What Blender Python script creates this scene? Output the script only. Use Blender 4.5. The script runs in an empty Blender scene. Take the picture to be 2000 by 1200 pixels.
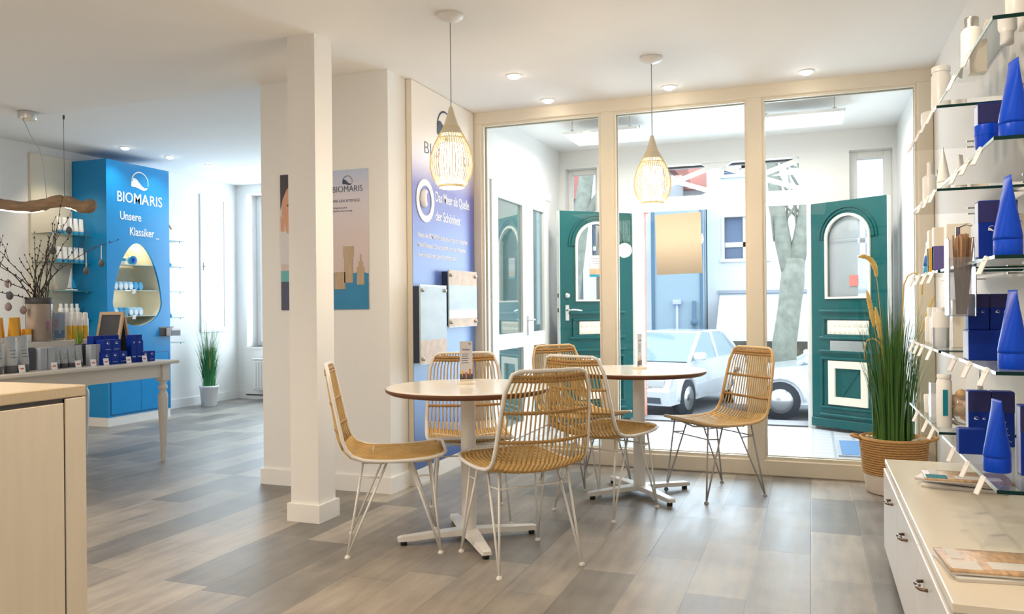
import bpy, math, random
from mathutils import Vector, Matrix, Euler
S = bpy.context.scene
C = S.collection
R = math.radians
PI = math.pi

# ------------------------------------------------------------------ camera, world, light, exposure
cam_d = bpy.data.cameras.new('camera'); cam = bpy.data.objects.new('camera', cam_d); C.objects.link(cam)
cam_d.sensor_width = 36.0; cam_d.lens = 1568.0 / 2000.0 * 36.0
cam_d.clip_start = 0.05; cam_d.clip_end = 200
YAW, PITCH, ROLL = R(20.47), -0.0006, -0.0092
fw = Vector((-math.sin(YAW) * math.cos(PITCH), math.cos(YAW) * math.cos(PITCH), math.sin(PITCH)))
rt = Vector((math.cos(YAW), math.sin(YAW), 0)); up = rt.cross(fw)
rt2 = rt * math.cos(ROLL) + up * math.sin(ROLL); up2 = up * math.cos(ROLL) - rt * math.sin(ROLL)
cam.matrix_world = Matrix(((rt2.x, up2.x, -fw.x, 0), (rt2.y, up2.y, -fw.y, 0), (rt2.z, up2.z, -fw.z, 1.14), (0, 0, 0, 1)))
S.camera = cam

W = bpy.data.worlds.new('overcast_sky'); S.world = W; W.use_nodes = True
bg = W.node_tree.nodes['Background']
bg.inputs[0].default_value = (0.76, 0.89, 1.0, 1); bg.inputs[1].default_value = 2.5

S.view_settings.view_transform = 'Standard'; S.view_settings.look = 'None'
S.view_settings.gamma = 1.0; S.view_settings.use_curve_mapping = False
S.view_settings.exposure = 0.12
cy = S.cycles
cy.max_bounces = 10; cy.diffuse_bounces = 5; cy.glossy_bounces = 4; cy.transmission_bounces = 8; cy.transparent_max_bounces = 24
cy.caustics_reflective = False; cy.caustics_refractive = False
cy.sample_clamp_indirect = 6.0
cy.use_denoising = True

WARM = (1.0, 0.76, 0.50)
SOFTWARM = (1.0, 0.80, 0.58)
COOL = (0.70, 0.87, 1.0)
def area(name, loc, rot, sx, sy, power, col, spread=180, portal=False):
    d = bpy.data.lights.new(name, 'AREA'); d.shape = 'RECTANGLE'; d.size = sx; d.size_y = sy
    d.energy = power; d.color = col; d.spread = R(spread); d.cycles.is_portal = portal
    o = bpy.data.objects.new(name, d); o.location = loc; o.rotation_euler = rot; C.objects.link(o)
    return o
# daylight through the window openings (sky portals sit in the openings)
area('daylight_left_window', (-6.98, 7.99, 1.7), (0, R(-90), 0), 1.6, 0.36, 18, COOL)
area('daylight_far_window', (-5.6, 8.52, 1.65), (R(-90), 0, 0), 2.2, 1.9, 60, COOL)
area('daylight_entrance', (-0.82, 8.3, 1.25), (R(-90), 0, 0), 1.5, 2.3, 75, COOL)
# unseen fill lights added behind and beside the camera; no window there
area('overhead_fill_behind', (-1.6, -1.2, 2.52), (0, 0, 0), 3.6, 1.6, 38, (1.0, 0.85, 0.68))
area('front_fill_behind', (-1.2, -2.4, 1.35), (R(90), 0, 0), 3.2, 2.0, 10, (1.0, 0.93, 0.88))
area('overhead_fill_left', (-5.2, 0.8, 2.5), (0, 0, 0), 1.6, 1.6, 115, (1.0, 0.92, 0.82))

# ------------------------------------------------------------------ helpers
def lin(c):
    c = c / 255.0
    return c / 12.92 if c <= 0.04045 else ((c + 0.055) / 1.055) ** 2.4
def rgb(r, g, b): return (lin(r), lin(g), lin(b), 1)

def mat(name, col, rough=0.5, metal=0.0, var=0.06, scale=12.0, bump=0.0, spec=0.5, coat=0.0, emit=None, estr=0.0, stretch=(1, 1, 1), sheen=0.0):
    m = bpy.data.materials.new(name); m.use_nodes = True
    nt = m.node_tree; p = nt.nodes['Principled BSDF']
    p.inputs['Roughness'].default_value = rough; p.inputs['Metallic'].default_value = metal
    p.inputs['Specular IOR Level'].default_value = spec; p.inputs['Coat Weight'].default_value = coat
    tc = nt.nodes.new('ShaderNodeTexCoord'); mp = nt.nodes.new('ShaderNodeMapping'); mp.inputs['Scale'].default_value = stretch
    nt.links.new(tc.outputs['Object'], mp.inputs[0])
    nz = nt.nodes.new('ShaderNodeTexNoise'); nz.inputs['Scale'].default_value = scale; nz.inputs['Detail'].default_value = 4
    nt.links.new(mp.outputs[0], nz.inputs['Vector'])
    mx = nt.nodes.new('ShaderNodeMix'); mx.data_type = 'RGBA'
    d = var
    mx.inputs[6].default_value = tuple(max(0, c * (1 - d)) for c in col[:3]) + (1,)
    mx.inputs[7].default_value = tuple(min(1, c * (1 + d)) for c in col[:3]) + (1,)
    nt.links.new(nz.outputs['Fac'], mx.inputs[0]); nt.links.new(mx.outputs[2], p.inputs['Base Color'])
    if bump:
        b = nt.nodes.new('ShaderNodeBump'); b.inputs['Strength'].default_value = bump; b.inputs['Distance'].default_value = 0.01
        nt.links.new(nz.outputs['Fac'], b.inputs['Height']); nt.links.new(b.outputs[0], p.inputs['Normal'])
    if emit:
        p.inputs['Emission Color'].default_value = emit; p.inputs['Emission Strength'].default_value = estr
    return m

def glass(name, tint=(1, 1, 1), ior=1.45, rough=0.0, refl=1.0, body=0.0, bodycol=(0.9, 0.95, 1, 1)):
    m = bpy.data.materials.new(name); m.use_nodes = True; nt = m.node_tree
    for n in list(nt.nodes): nt.nodes.remove(n)
    out = nt.nodes.new('ShaderNodeOutputMaterial'); tr = nt.nodes.new('ShaderNodeBsdfTransparent'); gl = nt.nodes.new('ShaderNodeBsdfGlossy')
    tr.inputs[0].default_value = tuple(tint) + (1,); gl.inputs['Roughness'].default_value = rough
    fr = nt.nodes.new('ShaderNodeFresnel'); fr.inputs[0].default_value = ior
    mu = nt.nodes.new('ShaderNodeMath'); mu.operation = 'MULTIPLY'; mu.inputs[1].default_value = refl
    mx = nt.nodes.new('ShaderNodeMixShader')
    nt.links.new(fr.outputs[0], mu.inputs[0]); nt.links.new(mu.outputs[0], mx.inputs[0])
    if body > 0:
        df = nt.nodes.new('ShaderNodeBsdfDiffuse'); df.inputs[0].default_value = bodycol
        m2 = nt.nodes.new('ShaderNodeMixShader'); m2.inputs[0].default_value = body
        nt.links.new(tr.outputs[0], m2.inputs[1]); nt.links.new(df.outputs[0], m2.inputs[2])
        nt.links.new(m2.outputs[0], mx.inputs[1])
    else:
        nt.links.new(tr.outputs[0], mx.inputs[1])
    nt.links.new(gl.outputs[0], mx.inputs[2]); nt.links.new(mx.outputs[0], out.inputs[0])
    return m

def emit_mat(name, col, s):
    m = bpy.data.materials.new(name); m.use_nodes = True; nt = m.node_tree
    p = nt.nodes['Principled BSDF']; p.inputs['Base Color'].default_value = (0.8, 0.8, 0.8, 1)
    p.inputs['Emission Color'].default_value = col; p.inputs['Emission Strength'].default_value = s
    return m

def paper_mat(name, col):
    m = mat(name, col, 0.75, var=0.04, scale=5, stretch=(1, 1, 14)); nt = m.node_tree; p = nt.nodes['Principled BSDF']; out = nt.nodes['Material Output']
    t = nt.nodes.new('ShaderNodeBsdfTranslucent'); t.inputs[0].default_value = col; x = nt.nodes.new('ShaderNodeMixShader'); x.inputs[0].default_value = .5
    nt.links.new(p.outputs[0], x.inputs[1]); nt.links.new(t.outputs[0], x.inputs[2]); nt.links.new(x.outputs[0], out.inputs[0]); return m

def ramp_mat(name, stops, axis='Z', lo=0.0, hi=1.0, rough=0.4):
    """printed colour run along one local axis"""
    m = bpy.data.materials.new(name); m.use_nodes = True; nt = m.node_tree; p = nt.nodes['Principled BSDF']
    tc = nt.nodes.new('ShaderNodeTexCoord'); sp = nt.nodes.new('ShaderNodeSeparateXYZ'); mr = nt.nodes.new('ShaderNodeMapRange')
    mr.inputs[1].default_value = lo; mr.inputs[2].default_value = hi
    cr = nt.nodes.new('ShaderNodeValToRGB')
    while len(cr.color_ramp.elements) < len(stops): cr.color_ramp.elements.new(0.5)
    for e, (t, c) in zip(cr.color_ramp.elements, stops): e.position = t; e.color = c
    nt.links.new(tc.outputs['Object'], sp.inputs[0]); nt.links.new(sp.outputs[axis], mr.inputs[0])
    nt.links.new(mr.outputs[0], cr.inputs[0]); nt.links.new(cr.outputs[0], p.inputs['Base Color'])
    p.inputs['Roughness'].default_value = rough
    return m

class MB:
    def __init__(s): s.v = []; s.f = []; s.m = []; s.sm = []; s.cur = 0; s.smooth = False; s.T = None
    def add(s, vs, fs, smooth=None):
        n = len(s.v)
        for p in vs:
            p = Vector(p)
            s.v.append(s.T @ p if s.T is not None else p)
        for f in fs:
            s.f.append([n + i for i in f]); s.m.append(s.cur); s.sm.append(s.smooth if smooth is None else smooth)
    def box(s, x0, x1, y0, y1, z0, z1):
        s.add([(x0, y0, z0), (x1, y0, z0), (x1, y1, z0), (x0, y1, z0), (x0, y0, z1), (x1, y0, z1), (x1, y1, z1), (x0, y1, z1)],
              [(3, 2, 1, 0), (4, 5, 6, 7), (0, 1, 5, 4), (1, 2, 6, 5), (2, 3, 7, 6), (3, 0, 4, 7)], False)
    def bbox(s, x0, x1, y0, y1, z0, z1, b=0.004):
        """box with chamfered edges"""
        b = min(b, (x1 - x0) / 2.1, (y1 - y0) / 2.1, (z1 - z0) / 2.1)
        def ring(i, z): return [(x0 + i, y0 + b, z), (x0 + b, y0 + i, z), (x1 - b, y0 + i, z), (x1 - i, y0 + b, z), (x1 - i, y1 - b, z), (x1 - b, y1 - i, z), (x0 + b, y1 - i, z), (x0 + i, y1 - b, z)]
        rs = [ring(b * .9, z0), ring(0, z0 + b), ring(0, z1 - b), ring(b * .9, z1)]
        vs = [p for r in rs for p in r]; fs = [tuple(range(7, -1, -1)), tuple(24 + i for i in range(8))]
        for k in range(3):
            for i in range(8):
                j = (i + 1) % 8; fs.append((k * 8 + i, k * 8 + j, k * 8 + 8 + j, k * 8 + 8 + i))
        s.add(vs, fs, False)
    def lathe(s, prof, n=24, c=(0, 0, 0), smooth=True, caps=True, sx=1.0, sy=1.0):
        vs = []
        for r, z in prof:
            for i in range(n):
                a = 2 * PI * i / n; vs.append((c[0] + r * math.cos(a) * sx, c[1] + r * math.sin(a) * sy, c[2] + z))
        fs = []
        for k in range(len(prof) - 1):
            for i in range(n):
                j = (i + 1) % n; fs.append((k * n + i, k * n + j, k * n + n + j, k * n + n + i))
        s.add(vs, fs, smooth)
        if caps:
            b = (len(prof) - 1) * n
            s.add(vs[:n], [tuple(range(n - 1, -1, -1))], False); s.add(vs[b:], [tuple(range(n))], False)
    def tube(s, pts, r, n=6, closed=False, smooth=True, caps=True):
        pts = [Vector(p) for p in pts]; N = len(pts)
        rr = r if isinstance(r, (list, tuple)) else [r] * N
        tang = []
        for i in range(N):
            a = pts[(i - 1) % N] if (closed or i > 0) else pts[i]; b = pts[(i + 1) % N] if (closed or i < N - 1) else pts[i]
            t = b - a; tang.append(t.normalized() if t.length > 1e-9 else Vector((0, 0, 1)))
        ref = Vector((0, 0, 1)) if abs(tang[0].z) < 0.9 else Vector((1, 0, 0))
        nrm = (ref - tang[0] * ref.dot(tang[0])).normalized()
        vs = []
        for i in range(N):
            nrm = nrm - tang[i] * nrm.dot(tang[i])
            nrm = nrm.normalized() if nrm.length > 1e-6 else tang[i].orthogonal().normalized()
            bn = tang[i].cross(nrm)
            for k in range(n):
                a = 2 * PI * k / n; vs.append(pts[i] + (nrm * math.cos(a) + bn * math.sin(a)) * rr[i])
        fs = []
        for i in range(N if closed else N - 1):
            j = (i + 1) % N
            for k in range(n):
                l = (k + 1) % n; fs.append((i * n + k, i * n + l, j * n + l, j * n + k))
        if caps and not closed: fs += [tuple(range(n - 1, -1, -1)), tuple((N - 1) * n + k for k in range(n))]
        s.add(vs, fs, smooth)
    def cyl(s, a, b, r, r2=None, n=16, smooth=True):
        s.tube([a, b], [r, r if r2 is None else r2], n, smooth=smooth)
    def prism(s, poly, h0, h1, plane='XY'):
        """polygon (convex or simple) extruded between h0 and h1"""
        def P(u, v, h):
            return (u, v, h) if plane == 'XY' else ((u, h, v) if plane == 'XZ' else (h, u, v))
        n = len(poly); vs = [P(u, v, h0) for u, v in poly] + [P(u, v, h1) for u, v in poly]
        fs = [tuple(range(n - 1, -1, -1)), tuple(range(n, 2 * n))] + [(i, (i + 1) % n, n + (i + 1) % n, n + i) for i in range(n)]
        s.add(vs, fs, False)
    def ring(s, outer, inner, h0, h1, plane='XZ'):
        """plate with a hole: equal-length outer and inner loops"""
        def P(u, v, h):
            return (u, v, h) if plane == 'XY' else ((u, h, v) if plane == 'XZ' else (h, u, v))
        n = len(outer); vs = []
        for lp, h in ((outer, h0), (inner, h0), (outer, h1), (inner, h1)): vs += [P(u, v, h) for u, v in lp]
        fs = []
        for i in range(n):
            j = (i + 1) % n
            fs += [(i, j, n + j, n + i), (2 * n + i, 3 * n + i, 3 * n + j, 2 * n + j), (i, 2 * n + i, 2 * n + j, j), (n + i, n + j, 3 * n + j, 3 * n + i)]
        s.add(vs, fs, False)
    def ball(s, c, r, n=12, m=8, sx=1, sy=1, sz=1):
        pr = [(max(r * math.sin(PI * k / m), 1e-4), -r * math.cos(PI * k / m) * sz) for k in range(m + 1)]
        s.lathe(pr, n, c, True, False, sx, sy)
    def holes(s, axis, a0, a1, u0, u1, z0, z1, hs):
        us = sorted({u0, u1, *[h[0] for h in hs], *[h[1] for h in hs]}); zs = sorted({z0, z1, *[h[2] for h in hs], *[h[3] for h in hs]})
        us = [u for u in us if u0 <= u <= u1]; zs = [z for z in zs if z0 <= z <= z1]
        for i in range(len(us) - 1):
            k = 0
            while k < len(zs) - 1:
                cu = (us[i] + us[i + 1]) / 2
                def solid(q): 
                    cz = (zs[q] + zs[q + 1]) / 2
                    return not any(h[0] < cu < h[1] and h[2] < cz < h[3] for h in hs)
                if not solid(k): k += 1; continue
                e = k
                while e + 1 < len(zs) - 1 and solid(e + 1): e += 1
                if axis == 'x': s.box(a0, a1, us[i], us[i + 1], zs[k], zs[e + 1])
                else: s.box(us[i], us[i + 1], a0, a1, zs[k], zs[e + 1])
                k = e + 1

def mesh_of(name, mb, mats):
    me = bpy.data.meshes.new(name); me.from_pydata([tuple(v) for v in mb.v], [], mb.f)
    mats = mats if isinstance(mats, (list, tuple)) else [mats]
    for m in mats: me.materials.append(m)
    me.polygons.foreach_set('material_index', mb.m); me.polygons.foreach_set('use_smooth', mb.sm); me.update()
    return me
def part(name, mb, mats, parent=None, label=None, loc=(0, 0, 0), rot=(0, 0, 0)):
    o = bpy.data.objects.new(name, mesh_of(name, mb, mats)); C.objects.link(o)
    o.location = loc; o.rotation_euler = rot
    if parent is not None: o.parent = parent
    if label: o['label'] = label
    return o
def tag(o, label, cat, group=None):
    o['label'] = label; o['category'] = cat
    if group: o['group'] = group
    return o
def thing(name, label, cat, loc=(0, 0, 0), rz=0.0, group=None):
    o = bpy.data.objects.new(name, None); C.objects.link(o); o.empty_display_size = 0.05
    o.location = loc; o.rotation_euler = (0, 0, rz)
    return tag(o, label, cat, group)
def solo(name, mb, mats, label, cat, loc=(0, 0, 0), rz=0.0, group=None, rot=None):
    o = part(name, mb, mats, None, None, loc, rot if rot else (0, 0, rz))
    return tag(o, label, cat, group)
def struct(name, mb, mats, label=None, parent=None):
    o = part(name, mb, mats, parent)
    if parent is None:
        o['kind'] = 'structure'
        o['label'] = label or name.replace('_', ' ')
        o['category'] = name.split('_')[0]
    return o
def dup(root, loc, rz=None, label=None, group=None):
    r = root.copy(); C.objects.link(r); r.location = loc
    if rz is not None: r.rotation_euler = (0, 0, rz)
    if label: r['label'] = label
    if group: r['group'] = group
    for ch in list(root.children):
        c = ch.copy(); C.objects.link(c); c.parent = r
        for g in list(ch.children):
            d = g.copy(); C.objects.link(d); d.parent = c
    return r

def text(mb, body, M, size, xs=1.0, bold=0.0, ext=0.0006, align='LEFT', space=1.0, line=1.0, width=None):
    cu = bpy.data.curves.new('lettering', 'FONT'); cu.body = body; cu.size = size; cu.extrude = ext; cu.offset = bold
    cu.align_x = align; cu.space_character = space; cu.resolution_u = 3; cu.space_line = line
    o = bpy.data.objects.new('lettering', cu); C.objects.link(o)
    me = o.to_mesh()
    if width: q = [v.co.x for v in me.vertices]; xs = width / (max(q) - min(q))
    T = M @ Matrix.Diagonal((xs, 1, 1, 1))
    old = mb.T; mb.T = None
    mb.add([T @ v.co for v in me.vertices], [tuple(p.vertices) for p in me.polygons], False)
    mb.T = old
    o.to_mesh_clear(); bpy.data.objects.remove(o); bpy.data.curves.remove(cu)
def face_x(x, y, z): return Matrix(((0, 0, 1, x), (1, 0, 0, y), (0, 1, 0, z), (0, 0, 0, 1)))      # reads from +X
def face_my(x, y, z): return Matrix(((1, 0, 0, x), (0, 0, -1, y), (0, 1, 0, z), (0, 0, 0, 1)))    # reads from -Y
def logo(mb, M, r, t=0.0008):
    """arc over a wave; arc and wave are the emblem's two strokes"""
    old = mb.T; mb.T = M
    n = 26; o, i = [], []
    for k in range(n):
        a = R(176 - 190 * k / (n - 1)); w = 0.13 * (1 - 0.55 * k / (n - 1))
        o.append((r * math.cos(a), r * math.sin(a))); i.append((r * (1 - w) * math.cos(a), r * (1 - w) * math.sin(a)))
    for k in range(n - 1):
        q = [o[k], o[k + 1], i[k + 1], i[k]]
        mb.add([(x, y, t) for x, y in q], [(0, 1, 2, 3)], False)
    upc = [(-1.0, 0.02), (-.86, .30), (-.62, .36), (-.35, .26), (-.1, .02), (.2, -.26), (.5, -.42), (.98, -.38)]
    loc = [(-1.02, -.42), (-.8, -.46), (-.55, -.46), (-.3, -.5), (0, -.58), (.3, -.66), (.6, -.64), (.98, -.38)]
    for k in range(len(upc) - 1):
        q = [upc[k], upc[k + 1], loc[k + 1], loc[k]]
        mb.add([(x * r, y * r, t) for x, y in q], [(0, 3, 2, 1)], False)
    mb.T = old
ORD = ['first', 'second', 'third', 'fourth', 'fifth', 'sixth', 'seventh', 'eighth', 'ninth', 'tenth', 'eleventh', 'twelfth']

# ------------------------------------------------------------------ materials
M_wall = mat('wall_paint', (0.80, 0.79, 0.77, 1), 0.85, var=0.02, scale=60, bump=0.02)
M_ceil = mat('ceiling_paint', (0.84, 0.83, 0.81, 1), 0.9, var=0.015, scale=5)
M_frame = mat('cream_frame_paint', (0.80, 0.74, 0.62, 1), 0.45, var=0.03, scale=8)
M_base = mat('white_skirting', (0.82, 0.81, 0.79, 1), 0.4, var=0.02)
M_glass = glass('window_glass', (0.97, 0.99, 0.99), 1.45)
M_shelfglass = glass('shelf_glass', (0.93, 0.975, 0.965), 1.5)
M_edge = mat('glass_edge_green', (0.004, 0.030, 0.028, 1), 0.35, var=0.1, spec=0.15)
M_edge_l = mat('glass_edge_pale', (0.55, 0.70, 0.70, 1), 0.1, var=0.1)
M_white = mat('white_plastic', (0.83, 0.82, 0.80, 1), 0.35, var=0.02)
M_whitemetal = mat('white_powder_coat', (0.82, 0.81, 0.78, 1), 0.35, var=0.02)
M_chrome = mat('brushed_steel', (0.62, 0.61, 0.59, 1), 0.25, 1.0, var=0.04)
M_dark = mat('black_rubber', (0.02, 0.02, 0.022, 1), 0.6)
M_blue = mat('tower_blue_lacquer', (0.0, 0.25, 0.60, 1), 0.26, var=0.05, scale=3)
M_cream = mat('cream_lining', (0.80, 0.74, 0.60, 1), 0.6, var=0.02)
M_ink_white = mat('white_ink', (0.85, 0.86, 0.88, 1), 0.5, var=0.0)
M_ink_dark = mat('dark_ink', (0.03, 0.045, 0.09, 1), 0.5, var=0.0)
M_ink_grey = mat('grey_ink', (0.25, 0.25, 0.28, 1), 0.5, var=0.0)
M_navy = mat('royal_blue_plastic', (0.0, 0.060, 0.60, 1), 0.35, var=0.06, spec=.25)
M_navybox = mat('royal_blue_card', (0.0, 0.028, 0.30, 1), 0.5, var=0.08, spec=.25)
M_navydark = mat('navy_flecked_card', (0.02, 0.022, 0.13, 1), 0.7, var=0.5, scale=220)
M_lilac = mat('pale_blue_card', (0.55, 0.60, 0.82, 1), 0.5)
M_grey = mat('silver_grey_plastic', (0.36, 0.40, 0.44, 1), 0.3, var=0.06)
M_greybox = mat('silver_grey_card', (0.38, 0.42, 0.48, 1), 0.45, var=0.05)
M_slate = mat('slate_card', (0.07, 0.075, 0.095, 1), 0.5)
M_orange = mat('amber_plastic', (0.75, 0.36, 0.015, 1), 0.25, var=0.12, scale=30)
M_yellow = mat('golden_oil', (0.78, 0.45, 0.03, 1), 0.2, var=0.1)
M_teal = mat('teal_print', (0.0, 0.22, 0.30, 1), 0.4)
M_aqua = mat('aqua_plastic', (0.03, 0.33, 0.62, 1), 0.3, var=0.08)
M_lightaqua = mat('pale_aqua_plastic', (0.35, 0.62, 0.85, 1), 0.3, var=0.08)
M_tag = mat('price_card', (0.86, 0.84, 0.84, 1), 0.5, var=0.01)
M_pink = mat('price_print', (0.55, 0.12, 0.12, 1), 0.5)
M_clear = glass('clear_acrylic', (0.94, 0.95, 0.97), 1.45, 0.02, 1.0, 0.10)
M_frost = glass('frosted_acrylic', (0.9, 0.92, 0.95), 1.45, 0.15, 1.0, 0.35)
M_rattan = mat('rattan_cane', rgb(206, 172, 112), 0.5, var=0.28, scale=22, bump=0.15)
M_rattan_d = mat('rattan_binding', rgb(176, 136, 80), 0.55, var=0.3, scale=60, bump=0.3)
M_canepole = mat('bent_cane_pole', rgb(220, 184, 132), 0.45, var=0.15, scale=14)
M_drift = mat('driftwood', rgb(142, 116, 90), 0.85, var=0.6, scale=14, bump=0.6, stretch=(0.5, 3, 3))
M_green = mat('grass_green', (0.05, 0.15, 0.02, 1), 0.5, var=0.35, scale=8)
M_green2 = mat('bright_grass_green', (0.03, 0.22, 0.06, 1), 0.5, var=0.35, scale=8)
M_straw = mat('dry_straw', rgb(214, 178, 98), 0.7, var=0.25, scale=30)
M_twig = mat('dark_twig', (0.045, 0.028, 0.018, 1), 0.8, var=0.3)
M_tree = mat('lime_tree_bark', (0.32, 0.33, 0.27, 1), 0.9, var=0.5, scale=7, bump=0.4)
M_doorgreen = mat('petrol_green_gloss', (0.0, 0.085, 0.088, 1), 0.3, var=0.08, scale=4, spec=.3)
M_lampwhite = emit_mat('lamp_diffuser', (1.0, 0.88, 0.70, 1), 7.0)
M_spot = emit_mat('downlight_glow', (1.0, 0.90, 0.74, 1), 24.0)
M_spotcool = emit_mat('downlight_glow_cool', (1.0, 0.95, 0.88, 1), 24.0)
M_panel = emit_mat('ceiling_panel_glow', (1.0, 0.93, 0.83, 1), 5.0)
M_hazepane = glass('door_glass_daylight_haze', (0.85, 0.92, 0.97), 1.45, 0.0, 1.0, 0.45, (0.66, 0.74, 0.80, 1))  # pale diffuse body stands in for daylight reflected on the right door's pane
M_counter = mat('pale_limed_oak', rgb(228, 218, 200), 0.5, var=0.06, scale=6, stretch=(6, 6, 0.6))
M_stone = mat('beige_counter_stone', rgb(205, 188, 160), 0.3, var=0.2, scale=180)
M_tabletop = mat('white_laminate', (0.82, 0.80, 0.76, 1), 0.18, var=0.01)
M_brownedge = mat('walnut_edge_band', rgb(112, 72, 50), 0.5, var=0.2, scale=20)
M_cab = mat('cream_lacquer', (0.80, 0.74, 0.63, 1), 0.25, var=0.02)
M_cabfront = mat('light_grey_lacquer', (0.74, 0.73, 0.72, 1), 0.35, var=0.02)
M_bronze = mat('antique_bronze', (0.20, 0.14, 0.10, 1), 0.35, 0.9, var=0.2)
M_dtable = mat('greige_painted_wood', (0.66, 0.63, 0.58, 1), 0.4, var=0.03, scale=10)
M_kraft = paper_mat('kraft_paper', rgb(238, 226, 208))
M_jute = mat('woven_seagrass', rgb(190, 146, 92), 0.85, var=0.5, scale=60, bump=0.6, stretch=(1, 1, 4))
M_jutewhite = mat('white_painted_weave', rgb(225, 214, 204), 0.85, var=0.15, scale=70, bump=0.5, stretch=(1, 1, 4))
M_pebble = mat('pale_pebble', (0.62, 0.52, 0.40, 1), 0.7, var=0.2)
M_sand = mat('blush_sand', rgb(232, 200, 172), 0.6, var=0.06, scale=40)
M_slategrey = mat('charcoal_band', (0.055, 0.052, 0.052, 1), 0.6)
M_brick = mat('red_brick', (0.45, 0.16, 0.12, 1), 0.9, var=0.4, scale=14)
M_render = mat('white_render', (0.82, 0.84, 0.86, 1), 0.9, var=0.03)
M_bluerender = mat('pale_blue_render', (0.36, 0.48, 0.56, 1), 0.9, var=0.06)
M_bluedark = mat('blue_trim_paint', (0.10, 0.20, 0.30, 1), 0.7)
M_roof = mat('red_roof_tiles', (0.52, 0.20, 0.16, 1), 0.8, var=0.2, scale=20)
M_blind = mat('blue_window_blind', (0.16, 0.22, 0.34, 1), 0.5, var=0.2, scale=3, stretch=(0.1, 0.1, 30))
M_asphalt = mat('street_asphalt', (0.30, 0.31, 0.33, 1), 0.9, var=0.1, scale=30)
M_carwhite = mat('white_car_paint', (0.80, 0.82, 0.84, 1), 0.2, var=0.01, coat=0.6)
M_carglass = mat('car_glass', (0.30, 0.42, 0.46, 1), 0.05, var=0.1, spec=0.9)
M_tyre = mat('tyre_rubber', (0.03, 0.035, 0.045, 1), 0.7)
M_lightred = mat('pale_red_print', (0.62, 0.20, 0.18, 1), 0.5)
M_skin = mat('printed_skin_tone', rgb(206, 152, 122), 0.5, var=0.05)
M_hair = mat('printed_dark_hair', rgb(52, 46, 56), 0.5, var=0.1)
M_coat = mat('printed_white_coat', rgb(208, 205, 208), 0.5, var=0.03)
M_turq = mat('printed_turquoise', rgb(96, 170, 174), 0.5)
M_navyprint = mat('printed_navy', rgb(70, 72, 98), 0.5)
M_seaprint = mat('printed_sea_blue', rgb(18, 122, 168), 0.4, var=0.2, scale=6)
M_champ = mat('printed_champagne', rgb(176, 152, 122), 0.35, var=0.3, scale=20, stretch=(8, 1, 0.5))
M_egg = [mat('felt_mauve', (0.30, 0.22, 0.22, 1), 0.95, var=0.2, scale=60), mat('felt_grey', (0.11, 0.11, 0.12, 1), 0.95, var=0.2, scale=60), mat('felt_cream', (0.55, 0.50, 0.44, 1), 0.95, var=0.15, scale=60)]
M_vestfloor = mat('pale_entrance_tile', (0.55, 0.57, 0.60, 1), 0.35, var=0.08, scale=9)
M_mat = mat('blue_doormat_pile', (0.10, 0.22, 0.42, 1), 0.95, var=0.3, scale=120)
M_darkpane = mat('dim_reflecting_glass', (0.075, 0.15, 0.155, 1), 0.03, var=0.1, spec=1.0, coat=1.0)
M_mirrorpane = mat('glossy_photo_print', (0.36, 0.43, 0.48, 1), 0.3, var=0.4, scale=3, spec=0.25, stretch=(1, 1, 3))
M_sandprint = mat('beach_photo_print', rgb(190, 158, 122), 0.35, var=0.35, scale=22, spec=.25)
M_slatebord = mat('chalkboard_slate', (0.05, 0.055, 0.065, 1), 0.6, var=0.15)
M_boardwood = mat('chalkboard_frame_wood', rgb(196, 166, 134), 0.6, var=0.15, scale=20)
M_sponge = mat('natural_sponge', rgb(222, 184, 138), 0.95, var=0.3, scale=40, bump=0.7)
M_tan = mat('magazine_photo', rgb(192, 160, 126), 0.45, var=0.7, scale=26, stretch=(1, 3, 1), spec=.3)
M_paper = mat('magazine_pages', (0.70, 0.68, 0.65, 1), 0.6, var=0.15, scale=80, stretch=(0.2, 0.2, 12))
M_brass = mat('sticks_brown', rgb(158, 124, 96), 0.8, var=0.35, scale=30, stretch=(10, 10, 0.4))
M_blushcard = mat('blush_card', rgb(232, 190, 196), 0.5)

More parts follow.
